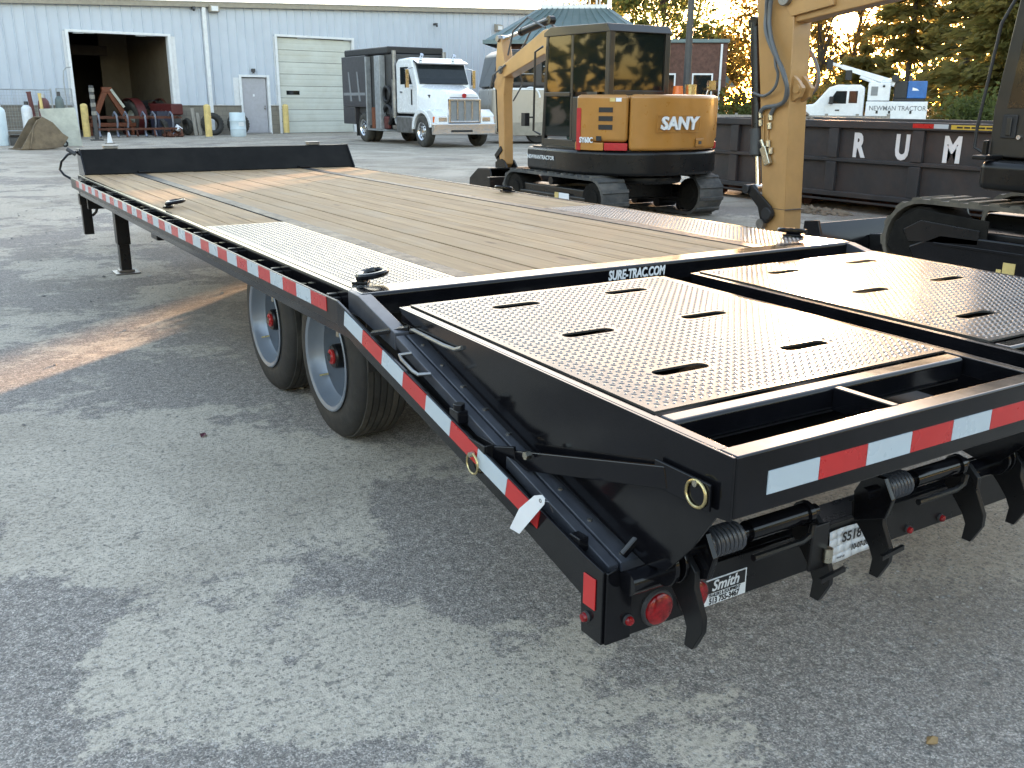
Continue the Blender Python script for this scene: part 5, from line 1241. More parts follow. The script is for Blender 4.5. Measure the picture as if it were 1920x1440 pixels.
# ------------------------------------------------ larger excavator at the right edge, its arm hanging behind the trailer
e2 = thing('tracked_excavator', 'dark cabbed excavator at the right edge, its tall tan arm hanging beside the trailer', 'excavator', (5.75, 1.0, 0))
O2 = Vector((5.75, 1.0, 0))
track(e2, -0.73, 0.46, -2.0, 1.30, 0.74, 42, 'trackbrown', 'trackbrown', 0.02, 0.10); track(e2, 0.73, 0.46, -2.0, 1.30, 0.74, 42, 'trackbrown', 'trackbrown', 0.02, 0.10)
part('track_guard', MB().prism([(0.30, 0.14), (1.02, 0.12), (1.22, 0.30), (1.16, 0.52), (0.95, 0.64), (0.30, 0.60)], 'yz', -0.972, -0.955), 'grime', e2, bevel=0.02)
part('track_guard', MB().prism([(0.36, 0.40), (1.0, 0.36), (1.06, 0.46), (0.9, 0.55), (0.36, 0.52)], 'yz', -0.985, -0.973), 'satin', e2, bevel=0.008)
part('side_frame', MB().prism([(-1.7, 0.18), (0.9, 0.18), (1.0, 0.32), (0.7, 0.46), (-1.6, 0.46)], 'yz', -0.985, -0.93), 'black', e2, bevel=0.02)
part('side_ledge', MB().box(-1.0, -0.94, -1.6, 0.75, 0.36, 0.385), 'black', e2, bevel=0.006)
part('car_body', MB().box(-0.55, 0.55, -1.1, 0.6, 0.28, 0.62).cyl((0, -0.3, 0.62), (0, -0.3, 0.80), 0.5, n=26), 'satin', e2, bevel=0.03)
part('caution_plate', MB().box(-0.992, -0.986, 0.02, 0.12, 0.20, 0.30), 'safety', e2); part('caution_plate', MB().box(-0.992, -0.986, 0.13, 0.17, 0.19, 0.24), 'safety', e2)
part('blade', MB().prism([(1.74, 0.06), (1.90, 0.05), (1.98, 0.12), (1.86, 0.26), (1.93, 0.42), (1.87, 0.43), (1.76, 0.26)], 'yz', -1.13, 1.13), 'black', e2, bevel=0.008)
for xx in (-1.16, 1.13): part('blade_end', MB().prism([(1.70, 0.08), (2.02, 0.08), (2.0, 0.44), (1.84, 0.46)], 'yz', xx, xx+0.03), 'black', e2, bevel=0.006)
for sx in (-1, 1): part('blade_arm', MB().beam((sx*0.4, 0.5, 0.40), (sx*0.45, 1.76, 0.22), 0.10, 0.16), 'satin', e2, bevel=0.01)
poly = [(-0.98, 0.45)] + [(-1.0, -0.9), (-0.85, -1.6), (-0.4, -1.85), (0.4, -1.85), (0.85, -1.6), (1.0, -0.9)] + [(0.98, 0.55), (0.2, 0.55), (-0.7, 0.53)]
part('lower_house', MB().prism(poly, 'xy', 0.84, 1.07), 'satin', e2, bevel=0.06)
part('counterweight', MB().prism([(-0.98, -0.95), (-0.85, -1.6), (-0.4, -1.83), (0.4, -1.83), (0.85, -1.6), (0.98, -0.95)], 'xy', 1.075, 1.85), 'yellow', e2, bevel=0.08)
part('side_box', MB().box(0.15, 0.97, -0.9, 0.5, 1.075, 1.7), 'yellow', e2, bevel=0.05)
# cab: a pillar frame, lower door skin, tinted panes
cabf = part('cab', MB().prism([(0.53, 1.075), (0.545, 1.45), (0.44, 2.45), (0.30, 2.62), (-0.75, 2.62), (-0.85, 2.45), (-0.85, 1.075)], 'yz', -0.755, -0.05), 'cabpaint', e2, bevel=0.04)
dd = part('door', MB().prism([(0.50, 1.09), (0.515, 1.45), (0.42, 2.40), (0.28, 2.52), (-0.42, 2.52), (-0.42, 1.09)], 'yz', -0.785, -0.757), 'cabpaint', e2, bevel=0.012)
M['cabglass'] = glassmat('brown_tinted_glass', (0.030, 0.026, 0.021), 0.96, 0.08)
part('door_window', MB().prism([(0.40, 1.47), (0.32, 2.30), (0.22, 2.42), (-0.36, 2.42), (-0.36, 1.47)], 'yz', -0.792, -0.786), 'cabglass', dd)
part('window_slider', MB().box(-0.797, -0.793, 0.0, 0.012, 1.48, 2.41), 'ink', dd)
part('door_handle', MB().box(-0.80, -0.787, 0.30, 0.42, 1.24, 1.42), 'ink', dd, bevel=0.02); part('handle_grip', MB().box(-0.815, -0.802, 0.335, 0.375, 1.26, 1.40), 'cabpaint', dd, bevel=0.01)
part('door_lock', MB().cyl((-0.787, 0.27, 1.25), (-0.80, 0.27, 1.25), 0.018, n=14), 'chrome', dd)
part('grab_rail', MB().tube([(-0.80, 0.50, 1.10), (-0.84, 0.60, 1.16), (-0.84, 0.60, 1.32), (-0.84, 0.52, 2.1), (-0.80, 0.42, 2.35)], 0.013), 'ink', e2)
part('front_glass', MB().add([(-0.71, 0.556, 1.40), (-0.10, 0.556, 1.40), (-0.10, 0.46, 2.38), (-0.71, 0.46, 2.38)], [(0, 1, 2, 3)]), 'cabglass', e2)
part('step', MB().box(-1.02, -0.78, 0.38, 0.50, 1.075, 1.11).box(-0.83, -0.79, 0.50, 0.54, 1.10, 1.22), 'satin', e2, bevel=0.01)
# arm: tapered box, slightly forward at the top
def loc2(x, y, z): return Vector((x, y, z))-O2
x0, x1 = 6.13-O2.x, 6.42-O2.x
prof = [(4.62, -0.0), (4.66, -0.06), (4.90, -0.05), (4.96, 0.05), (5.17, 1.60), (5.33, 2.62), (5.30, 2.95), (5.05, 3.05), (4.80, 2.75), (4.74, 2.3), (4.70, 1.40)]
prof = [(p-O2.y, q+0.07) for p, q in prof]
arm2 = part('stick', MB().prism(prof, 'yz', x0, x1), 'orange', e2, bevel=0.012)
part('stick_seam', MB().box(x0-0.002, x1+0.002, 3.60, 3.965, 0.298, 0.304), 'dkgrey', arm2)
# boom towards the house
prof = [(4.98, 2.62), (4.74, 2.36), (3.40, 2.52), (2.2, 2.62), (1.35, 1.15), (1.05, 1.15), (1.2, 1.6), (1.75, 3.05), (2.4, 3.2), (4.9, 2.86)]
boom2 = part('boom', MB().prism([(p-O2.y, q) for p, q in prof], 'yz', x0+0.035, x1-0.035), 'orange', e2, bevel=0.015)
part('boom_end_plate', MB().prism([(p-O2.y, q) for p, q in ((5.02, 2.72), (4.78, 2.42), (4.20, 2.50), (4.25, 2.90), (4.90, 2.86))], 'yz', x0-0.012, x0+0.03), 'orange', boom2, bevel=0.006)
part('boom_pin', MB().cyl((x0-0.07, 4.86-O2.y, 2.62), (x1+0.07, 4.86-O2.y, 2.62), 0.085, n=20), 'steel', boom2, bevel=0.01)
part('boom_foot', MB().box(0.12, 0.95, 0.0, 0.42, 1.0, 1.35), 'satin', e2, bevel=0.03)
part('ram_lug', MB().prism([(p-O2.y, q) for p, q in ((5.20, 2.15), (5.36, 2.30), (5.40, 2.40), (5.28, 2.55))], 'yz', x0+0.08, x0+0.20), 'orange', arm2)
ram('bucket_ram', loc2(6.22, 5.40, 2.40), loc2(6.16, 5.10, 0.50), 0.062, 0.036, 0.80, arm2)
part('ram_gland', MB().cyl(loc2(6.17, 5.21, 1.20), loc2(6.16, 5.17, 0.90), 0.082, n=18), 'dkgrey', arm2)
for xx in (x0-0.06, x1+0.028):
    part('bucket_link', MB().prism([(p-O2.y, q) for p, q in ((5.24, 0.50), (5.13, 0.56), (4.80, 0.33), (4.75, 0.22), (4.82, 0.14), (4.93, 0.10), (5.0, 0.30))], 'yz', xx, xx+0.032), 'satin', arm2, bevel=0.008)
part('link_pin', MB().cyl((x0-0.10, 4.83-O2.y, 0.24), (x0-0.02, 4.83-O2.y, 0.24), 0.075, n=18).cyl((x0-0.09, 5.20-O2.y, 0.50), (x1+0.09, 5.20-O2.y, 0.50), 0.055, n=16), 'ink', arm2, bevel=0.012)
part('link_bush', MB().cyl((x0-0.08, 4.93-O2.y, 0.11), (x0-0.02, 4.93-O2.y, 0.11), 0.06, n=16), 'steel', arm2)
vb = part('valve_block', MB().beam(loc2(6.09, 5.0, 1.00), loc2(6.09, 4.90, 0.80), 0.06, 0.09), 'zinc', arm2, bevel=0.01); part('valve_cap', MB().cyl(loc2(6.07, 5.03, 1.08), loc2(6.09, 4.99, 0.98), 0.026), 'zinc', vb)
def hose(pts, r, m='hose'): part('hose', MB().tube([loc2(*p) for p in smooth_path(pts)], r, 10), m, arm2)
def smooth_path(pts, k=5):
    pts = [Vector(p) for p in pts]; out = []
    for i in range(len(pts)-1):
        p0 = pts[max(i-1, 0)]; p1 = pts[i]; p2 = pts[i+1]; p3 = pts[min(i+2, len(pts)-1)]
        for j in range(k):
            t = j/k
            out.append(0.5*((2*p1)+(p2-p0)*t+(2*p0-5*p1+4*p2-p3)*t*t+(-p0+3*p1-3*p2+p3)*t**3))
    out.append(pts[-1]); return out
hose([(6.14, 4.75, 2.95), (6.05, 5.045, 2.70), (6.08, 5.11, 2.474), (6.05, 5.063, 2.272), (6.03, 4.918, 2.065), (6.02, 4.763, 1.889), (6.03, 4.681, 1.716), (6.06, 4.679, 1.573), (6.08, 4.795, 1.479), (6.09, 5.035, 1.442), (6.10, 5.10, 1.38)], 0.024)
hose([(6.16, 4.70, 2.95), (6.06, 4.985, 2.72), (6.06, 5.039, 2.44), (6.04, 4.972, 2.209), (6.01, 4.837, 2.005), (6.0, 4.704, 1.802), (6.02, 4.656, 1.658), (6.06, 4.717, 1.515), (6.09, 4.87, 1.455), (6.10, 4.944, 1.36)], 0.024)
hose([(6.04, 4.90, 2.06), (6.02, 4.85, 1.90), (6.04, 4.821, 1.804), (6.05, 4.868, 1.66), (6.07, 5.038, 1.573), (6.14, 5.278, 1.609)], 0.017)
hose([(6.45, 4.95, 2.20), (6.50, 4.91, 2.136), (6.52, 4.763, 2.014), (6.53, 4.667, 1.809), (6.52, 4.672, 1.664), (6.46, 4.759, 1.546)], 0.022)
for (y, z) in ((5.10, 1.36), (4.945, 1.34), (5.09, 1.27), (4.95, 1.24), (4.945, 1.04), (4.90, 0.96)):
    part('hose_fitting', MB().cyl(loc2(6.10, y, z+0.035), loc2(6.10, y-0.01, z-0.035), 0.026, n=8), 'zinc', arm2)
for y in (4.99, 5.06): part('steel_pipe', MB().tube([loc2(6.118, y, 1.36), loc2(6.118, y-0.02, 1.1), loc2(6.118, y-0.06, 0.98)], 0.010), 'orange', arm2)
part('hose_bracket', MB().prism([(p-O2.y, q) for p, q in ((4.72, 1.50), (4.60, 1.56), (4.57, 1.66), (4.64, 1.74), (4.72, 1.80))], 'yz', x0+0.04, x0+0.10).prism([(p-O2.y, q) for p, q in ((4.72, 1.50), (4.60, 1.56), (4.57, 1.66), (4.64, 1.74), (4.72, 1.80))], 'yz', x1-0.10, x1-0.04), 'orange', arm2, bevel=0.008)
part('bracket_boss', MB().cyl((x0+0.02, 4.64-O2.y, 1.65), (x0+0.12, 4.64-O2.y, 1.65), 0.05, n=16), 'orange', arm2)

# ================================================================== ROLL-OFF BIN
M['binpaint'] = pmat('faded_brown_black_bin', (0.030, 0.030, 0.033), 0.6, var=0.2, scale=2.5, dirt=(0.13, 0.075, 0.05), dirt_amt=0.35, bmp=0.1)
M['dirt'] = pmat('dry_soil', (0.21, 0.17, 0.125), 0.95, var=0.25, scale=5, bmp=0.6, bscale=25)
BXx = 8.90
bn = thing('roll_off_bin', 'long dark roll-off bin with big white letters on its side', 'bin', (10.1, 6.2, 0))
OB = Vector((10.1, 6.2, 0)); xf = BXx-OB.x; y0, y1 = 2.4-OB.y, 9.3-OB.y
part('side_sheet', MB().box(xf+0.06, xf+0.075, y0, y1, 0.22, 1.23), 'binpaint', bn); part('side_sheet', MB().box(2.4+xf-0.075, 2.4+xf-0.06, y0, y1, 0.22, 1.23), 'binpaint', bn)
part('end_sheet', MB().box(xf+0.076, 2.4+xf-0.076, y0, y0+0.02, 0.22, 1.23), 'binpaint', bn); part('end_sheet', MB().box(xf+0.076, 2.4+xf-0.076, y1-0.02, y1, 0.22, 1.23), 'binpaint', bn)
part('floor_sheet', MB().box(xf+0.08, 2.4+xf-0.08, y0+0.021, y1-0.021, 0.22, 0.24), 'binpaint', bn)
for x in (xf+0.03, xf+2.37): part('top_rail', MB().box(x-0.04, x+0.05, y0-0.02, y1+0.02, 1.16, 1.262), 'binpaint', bn, bevel=0.012)
part('top_rail', MB().box(xf+0.081, xf+2.319, y1-0.06, y1+0.02, 1.16, 1.262), 'binpaint', bn, bevel=0.012)
part('mid_rail', MB().box(xf+0.01, xf+0.058, y0, y1, 0.69, 0.745), 'binpaint', bn, bevel=0.01)
part('bottom_rail', MB().box(xf-0.005, xf+0.058, y0, y1, 0.20, 0.275).box(xf+0.02, xf+0.058, y0, y1, 0.13, 0.165), 'binpaint', bn, bevel=0.012)
for y in (3.55, 4.95, 6.33, 7.50, 8.3, 9.2):
    part('post', MB().box(xf-0.002, xf+0.058, y-OB.y-0.085, y-OB.y+0.085, 0.276, 0.688).box(xf-0.002, xf+0.058, y-OB.y-0.085, y-OB.y+0.085, 0.746, 1.158), 'binpaint', bn, bevel=0.01)
for x in (xf+0.75, xf+1.65): part('skid', MB().box(x-0.06, x+0.06, y0, y1, 0.04, 0.22), 'rust', bn)
for y in (3.0, 5.0, 7.0, 9.0): part('ground_roller', MB().cyl((xf+0.35, y-OB.y, 0.10), (xf+0.55, y-OB.y, 0.10), 0.10, n=16), 'rust', bn)
for ch, yy in (('R', 5.92), ('U', 5.21), ('M', 4.47)): text('lettering', ch, 0.44, 'white_ink', bn, (xf+0.056, yy-OB.y, 0.915), RW, bold=0.020, sx=0.72 if ch != 'M' else 0.76, ext=0.002)
part('reflector_tape', MB().box(xf-0.0125, xf-0.010, 4.73-OB.y, 5.04-OB.y, 1.19, 1.245), 'red_tape', bn); part('reflector_tape', MB().box(xf-0.0125, xf-0.010, 4.52-OB.y, 4.728-OB.y, 1.19, 1.245), 'white_tape', bn)
M['ysign'] = pmat('yellow_warning_sticker', (0.55, 0.40, 0.05), 0.5); part('warning_sticker', MB().box(xf-0.0125, xf-0.010, 3.6-OB.y, 4.48-OB.y, 1.185, 1.24), 'ysign', bn)
for i in range(7): part('sticker_print', MB().box(xf-0.0145, xf-0.0127, 3.72-OB.y+i*0.1, 3.80-OB.y+i*0.1, 1.20, 1.222), 'ink', bn)
hp = stuff(part('soil_heap', lumps(900, 1.0, 1.0, 11, 0.09), 'dirt', bn)); hp.location = (-0.3, 1.75, 0.9); hp.scale = (0.75, 1.1, 0.52)
sp_ = thing('spoil_heap', 'low heap of soil and stones at the foot of the roll-off bin', 'soil heap', (8.45, 6.3, 0))
o = stuff(part('clods', lumps(260, 0.5, 0.05, 12, 0.03), 'dirt', sp_)); o.scale = (0.6, 1.5, 1)

# ================================================================== PICKUP WITH CRANE
pk = thing('crane_pickup', 'white pickup with service bed, folded crane and blue welder behind the bin', 'pickup', (24.73, 22.41, 0), R(-52))
P_ = pk       # local: +x towards the tail, -y is the side seen
part('cab_body', MB().prism([(0.02, 0.55), (0.0, 1.12), (0.35, 1.32), (1.55, 1.46), (2.02, 2.02), (2.30, 2.11), (3.05, 2.11), (3.20, 2.02), (3.22, 0.50), (1.9, 0.45)], 'xz', -1.0, 1.0), 'white', P_, bevel=0.06)
part('windshield', MB().add([(1.60, -0.86, 1.50), (1.60, 0.86, 1.50), (2.00, 0.80, 1.985), (2.00, -0.80, 1.985)], [(0, 1, 2, 3)]), 'darkglass', P_)
for sy in (-1, 1):
    dr_ = part('door', MB().prism([(1.92, 0.62), (1.90, 1.46), (2.22, 1.98), (3.06, 1.98), (3.08, 0.62)], 'xz', *sorted((sy*1.003, sy*1.016))), 'white', P_, bevel=0.008)
    part('side_window', MB().prism([(2.02, 1.48), (2.27, 1.90), (2.62, 1.90), (2.62, 1.48)], 'xz', *sorted((sy*1.014, sy*1.022))), 'darkglass', dr_)
    part('side_window', MB().prism([(2.70, 1.50), (2.70, 1.90), (2.98, 1.90), (2.98, 1.50)], 'xz', *sorted((sy*1.014, sy*1.022))), 'darkglass', dr_)
    part('door_handle', MB().box(2.28, 2.42, *sorted((sy*1.016, sy*1.04)), 1.24, 1.28), 'ink', dr_)
    part('mirror', MB().box(2.06, 2.20, *sorted((sy*1.10, sy*1.28)), 1.46, 1.72), 'ink', P_, bevel=0.03)
    part('wheel_arch', MB().lathe([(0.46, -0.01), (0.54, -0.01), (0.54, 0.02), (0.46, 0.02)], (1.40, sy*1.0, 0.46), 'y', 28, closed=True), 'grey', P_)
    for x in (1.40, 4.45):
        w_ = part('wheel', MB().lathe([(0.22, -0.13), (0.37, -0.14), (0.41, -0.08), (0.41, 0.08), (0.37, 0.14), (0.22, 0.13)], (x, sy*0.92, 0.41), 'y', 32, closed=True), 'tread', P_)
        part('rim', MB().lathe([(0.22, -0.06), (0.18, 0.02), (0.001, -0.02)], (x, sy*1.0, 0.41), 'y', 24), 'chrome', w_)
bd_ = part('service_bed', MB().box(3.28, 5.25, -1.05, -0.55, 0.62, 1.56).box(3.28, 5.25, 0.55, 1.05, 0.62, 1.56).box(3.28, 5.25, -0.548, 0.548, 0.62, 0.95), 'white', P_, bevel=0.02)
for x in (3.34, 3.98, 4.62): part('bed_locker', MB().box(x, x+0.58, -1.062, -1.048, 0.95 if x == 3.98 else 0.68, 1.50), 'white', bd_, bevel=0.006)
for x in (3.62, 4.02, 4.70): part('locker_latch', MB().box(x, x+0.07, -1.075, -1.062, 1.16, 1.26), 'ink', bd_)
M['greyink'] = pmat('grey_lettering', (0.16, 0.17, 0.19), 0.5)
text('lettering', 'NEWMAN TRACTOR', 0.22, 'greyink', bd_, (4.30, -1.066, 1.33), RX, bold=0.002, sx=0.88)
text('lettering', 'EQUIPMENT', 0.12, 'greyink', bd_, (4.62, -1.066, 1.12), RX, sx=0.9) if False else None
cb = part('crane_base', MB().box(3.30, 4.02, -1.0, -0.2, 1.58, 2.18).cyl((3.9, -0.6, 2.18), (3.9, -0.6, 2.30), 0.2), 'white', P_, bevel=0.03)
part('crane_vent', MB().box(3.40, 3.62, -1.012, -1.0, 1.75, 2.05), 'grey', cb); part('crane_knob', MB().cyl((3.8, -1.0, 2.06), (3.8, -1.03, 2.06), 0.04), 'ink', cb)
part('crane_boom', MB().beam((4.15, -0.6, 2.15), (2.35, -0.6, 2.72), 0.20, 0.22, w2=0.13, h2=0.14).beam((2.35, -0.6, 2.72), (1.95, -0.6, 2.84), 0.10, 0.10), 'white', cb, bevel=0.015)
part('crane_ram', MB().cyl((3.9, -0.6, 2.02), (3.0, -0.6, 2.40), 0.07), 'white', cb); part('crane_winch', MB().cyl((4.15, -0.75, 2.32), (4.15, -0.45, 2.32), 0.13, n=18), 'ink', cb)
part('crane_hook_block', MB().box(2.50, 2.72, -0.70, -0.5, 2.28, 2.60), 'ink', cb, bevel=0.03); part('crane_tip', MB().box(1.85, 2.05, -0.72, -0.48, 2.62, 2.98), 'ink', cb, bevel=0.03)
wd = thing('welder', 'blue and black welder generator on the back of the white pickup', 'welder', pk.matrix_basis @ Vector((4.15, -0.35, 1.565)), R(-52))
M['wblue'] = pmat('welder_blue', (0.02, 0.12, 0.36), 0.35)
part('frame', MB().box(0, 1.02, -0.3, 0.3, 0, 0.10).box(0, 0.42, -0.3, 0.3, 0.102, 0.66), 'ink', wd, bevel=0.02); part('hood', MB().box(0.422, 1.04, -0.31, 0.31, 0.102, 0.67), 'wblue', wd, bevel=0.03)
part('decal', MB().prism([(0.58, 0.36), (0.58, 0.46), (0.72, 0.42), (0.80, 0.36)], 'xz', -0.317, -0.312), 'paper', wd); part('exhaust_cap', MB().cyl((0.5, 0, 0.66), (0.5, 0, 0.86), 0.06), 'dkgrey', wd)

# ================================================================== GATEHOUSE with lantern roof
M['brick'] = pmat('brown_red_brick', (0.115, 0.058, 0.045), 0.85, var=0.25, scale=6)
M['tealroof'] = pmat('teal_metal_roof', (0.115, 0.165, 0.175), 0.45, var=0.08, scale=1.0)
gh = thing('lantern_house', 'brown brick house with teal hip roof and glazed lantern beyond the small excavator', 'house', (24.6, 34.6, 0), R(-40))
G_ = gh
part('wall', MB().box(-3.1, 3.1, -3.0, 3.0, 0, 4.0), 'brick', G_)
def hip(x0, x1, y0, y1, z0, xa, xb, ya, yb, z1):
    return MB().add([(x0, y0, z0), (x1, y0, z0), (x1, y1, z0), (x0, y1, z0), (xa, ya, z1), (xb, ya, z1), (xb, yb, z1), (xa, yb, z1)],
                    [(0, 1, 5, 4), (1, 2, 6, 5), (2, 3, 7, 6), (3, 0, 4, 7), (4, 5, 6, 7), (3, 2, 1, 0)])
part('roof', hip(-3.7, 3.7, -3.6, 3.6, 4.0, -1.6, 1.6, -1.5, 1.5, 5.45), 'tealroof', G_)
part('fascia_board', MB().box(-3.75, 3.75, -3.66, -3.61, 3.86, 4.02).box(-3.75, -3.705, -3.6, 3.6, 3.86, 4.02).box(3.705, 3.75, -3.6, 3.6, 3.86, 4.02), 'tealroof', G_)
for i in range(13):
    x = -3.3+i*0.55; f_ = 0.43+0.0*i
    part('roof_seam', MB().beam((x, -3.6, 4.03), (x*0.43, -1.52, 5.47), 0.03, 0.03), 'tealroof', G_)
ln = part('lantern', MB().box(-1.5, 1.5, -1.4, 1.4, 5.45, 5.62).box(-1.6, 1.6, -1.5, 1.5, 6.75, 6.9), 'trimw', G_)
for sy in (-1.4, 1.4):
    for i in range(7): part('mullion', MB().box(-1.5+i*0.5-0.04, -1.5+i*0.5+0.04, sy-0.04, sy+0.04, 5.62, 6.75), 'trimw', ln)
for sx in (-1.5, 1.5):
    for i in range(1, 6): part('mullion', MB().box(sx-0.04, sx+0.04, -1.4+i*0.467-0.04, -1.4+i*0.467+0.04, 5.62, 6.75), 'trimw', ln)
part('roof', hip(-1.9, 1.9, -1.8, 1.8, 6.91, -0.1, 0.1, -0.1, 0.1, 8.0), 'tealroof', ln)
part('wing_wall', MB().box(3.102, 6.75, -2.4, 2.6, 0, 3.95), 'brick', G_); part('wing_roof', MB().box(3.102, 6.82, -2.5, 2.7, 3.95, 4.10), 'tealroof', G_, bevel=0.02)
for x in (3.7, 5.3): w_ = part('window', MB().box(x, x+0.9, -2.44, -2.405, 1.1, 2.7), 'trimw', G_); part('pane', MB().box(x+0.07, x+0.83, -2.452, -2.442, 1.17, 2.63), 'darkglass', w_)
w_ = part('window', MB().box(1.2, 2.4, -3.04, -3.005, 1.0, 2.8), 'trimw', G_); part('pane', MB().box(1.27, 2.33, -3.052, -3.042, 1.07, 2.73), 'darkglass', w_)
part('downpipe', MB().cyl((6.5, -2.45, 0), (6.5, -2.45, 3.9), 0.05), 'trimw', G_)
sh_ = thing('low_shed', 'low shed with a grey sloped roof half hidden behind the yellow arm', 'shed', (29.9, 34.5, 0), R(-45))
part('wall', MB().box(-1.5, 2.9, -2, 2, 0, 2.3), 'brick', sh_); part('roof', MB().prism([(-2.6, 2.25), (-1.4, 3.6), (2.3, 3.6), (3.5, 2.25)], 'xz', -2.4, 2.4), 'tealroof', sh_)
lp = thing('light_pole', 'tall dark lamp pole standing in front of the brick house', 'lamp pole', (23.4, 25.55, 0), R(-40))
part('shaft', MB().cyl((0, 0, 0.5), (0, 0, 9.0), 0.15, 0.10, n=16), 'dkgrey', lp); part('footing', MB().cyl((0, 0, 0), (0, 0, 0.5), 0.30, n=18), 'concrete', lp)
part('lamp_arm', MB().beam((0, 0, 8.9), (1.4, 0, 9.1), 0.08, 0.08), 'dkgrey', lp); part('lamp_head', MB().box(1.2, 1.9, -0.15, 0.15, 9.05, 9.2), 'dkgrey', lp, bevel=0.02)

# ---- small far things at the right, between pickup and cab
rt = thing('red_trailer', 'small red utility trailer standing far off beside the bushes', 'trailer', (27.4, 13.2, 0), R(-58))
part('deck', MB().box(-1.3, 1.3, -0.7, 0.7, 1.0, 1.14), 'decalred', rt, bevel=0.02); part('side_rail', MB().box(-1.3, 1.3, -0.75, -0.70, 1.14, 1.28), 'decalred', rt)
for x in (-0.3, 0.5): part('wheel', MB().lathe([(0.12, -0.09), (0.28, -0.1), (0.31, 0), (0.28, 0.1), (0.12, 0.09)], (x, -0.82, 0.31), 'y', 24, closed=True), 'rubber', rt)
for x in (-1.2, 0.1, 1.2): part('leg', MB().box(x-0.05, x+0.05, -0.6, -0.5, 0.3, 1.0), 'ink', rt)
vn = thing('parked_van', 'white van parked far off under the pine boughs', 'van', (36.5, 17.5, 0), R(-60))
part('body', MB().prism([(-2.4, 0.4), (-2.4, 1.1), (-1.6, 1.35), (-1.0, 2.05), (2.3, 2.1), (2.4, 1.9), (2.4, 0.4)], 'xz', -0.95, 0.95), 'white', vn, bevel=0.1)
part('side_window', MB().prism([(-1.35, 1.35), (-0.9, 1.9), (1.9, 1.95), (1.9, 1.35)], 'xz', -0.963, -0.952), 'darkglass', vn)
for x in (-1.5, 1.6): part('wheel', MB().lathe([(0.15, -0.1), (0.31, -0.11), (0.34, 0), (0.31, 0.11), (0.15, 0.1)], (x, -0.9, 0.34), 'y', 24, closed=True), 'rubber', vn)
wf = thing('board_fence', 'low grey board fence beyond the bin left of the yellow arm', 'fence', (22.2, 21.6, 0), R(-45))
for z in (0.35, 0.62, 0.89): part('board', MB().box(-4, 5, -0.02, 0.02, z, z+0.2), 'greywood', wf)
for x in range(-4, 6): part('post', MB().box(x-0.05, x+0.05, 0.021, 0.12, 0, 1.15), 'greywood', wf)

# ================================================================== TREES
def leaf_material(name, c1, c2, trans):
    m, nt, b, N, L = newmat(name)
    v = coords(nt, 'Object', (1, 1, 1), True)
    n = noise(nt, v, 0.9, 4, 0.7); n2 = noise(nt, v, 9.0, 2, 0.5)
    c = mix(nt, ramp(nt, mth(nt, 'ADD', mth(nt, 'MULTIPLY', n, 0.6), mth(nt, 'MULTIPLY', n2, 0.4)), 0.35, 0.65), c1, c2)
    L.new(c, b.inputs['Base Color']); b.inputs['Roughness'].default_value = 0.6; b.inputs['Specular IOR Level'].default_value = 0.25
    t = nt.nodes.new('ShaderNodeBsdfTranslucent'); L.new(c, t.inputs[0])
    mx = nt.nodes.new('ShaderNodeMixShader'); mx.inputs[0].default_value = trans
    L.new(b.outputs[0], mx.inputs[1]); L.new(t.outputs[0], mx.inputs[2])
    L.new(mx.outputs[0], nt.nodes['Material Output'].inputs[0])
    return m
M['leaf_green'] = leaf_material('green_leaves', (0.06, 0.085, 0.025), (0.13, 0.14, 0.04), 0.55)
M['leaf_suntint'] = leaf_material('sun_tinted_leaves', (0.085, 0.078, 0.020), (0.22, 0.14, 0.032), 0.62)  # orange of the low sun put into the leaf colour
M['needle'] = leaf_material('pine_needles', (0.06, 0.09, 0.034), (0.13, 0.14, 0.042), 0.5)
M['needle_suntint'] = leaf_material('sun_tinted_pine_needles', (0.095, 0.105, 0.032), (0.23, 0.175, 0.05), 0.58)  # lit copy of the needles, sunlight put into its colour
M['bark'] = pmat('dark_bark', (0.045, 0.035, 0.028), 0.9, var=0.3, scale=6, stretch=(3, 3, 0.5), bmp=0.4)
GAPS = [(np.array([-2.467, -3.084, 1.5]), 1.0), (np.array([-0.15, 4.42, 0.88]), 0.50), (np.array([-0.6, 3.9, 0.88]), 0.22), (np.array([-2.2, 2.6, 0.0]), 0.45), (np.array([-1.2, 3.3, 0.0]), 0.25), (np.array([0.55, 5.3, 0.88]), 0.22)]
SD = np.array(SUN_DIR)
def leaf_mesh(name, centres, size, aspect, seed, mat, origin, droop=None):
    g_ = np.random.default_rng(seed); n = len(centres)
    W_ = centres + origin                              # keep the chinks through which the low sun reaches the yard
    keep = np.ones(n, bool)
    for p, r in GAPS:
        d = W_-p; t = d@SD; dist = np.linalg.norm(d-np.outer(t, SD), axis=1); keep &= dist > r*(0.45+0.95*g_.random(n)**0.7)
    centres = centres[keep]; n = len(centres)
    a = g_.normal(size=(n, 3)); a /= np.linalg.norm(a, axis=1)[:, None]
    if droop is not None: a = a*0.45 + droop[keep]; a /= np.linalg.norm(a, axis=1)[:, None]
    b = np.cross(a, g_.normal(size=(n, 3))); b /= np.linalg.norm(b, axis=1)[:, None]
    s = size*(0.55+0.9*g_.random(n))[:, None]
    A, B_ = a*s*aspect, b*s
    v = np.stack([centres-A, centres+B_*0.5-A*0.1, centres+A, centres-B_*0.5-A*0.1], axis=1).reshape(-1, 3)
    me = bpy.data.meshes.new(name)
    me.vertices.add(4*n); me.vertices.foreach_set('co', v.astype(np.float32).ravel())
    me.loops.add(4*n); me.loops.foreach_set('vertex_index', np.arange(4*n, dtype=np.int32))
    me.polygons.add(n); me.polygons.foreach_set('loop_start', np.arange(0, 4*n, 4, dtype=np.int32))
    me.update(calc_edges=True); me.validate()
    me.materials.append(M[mat]); return me

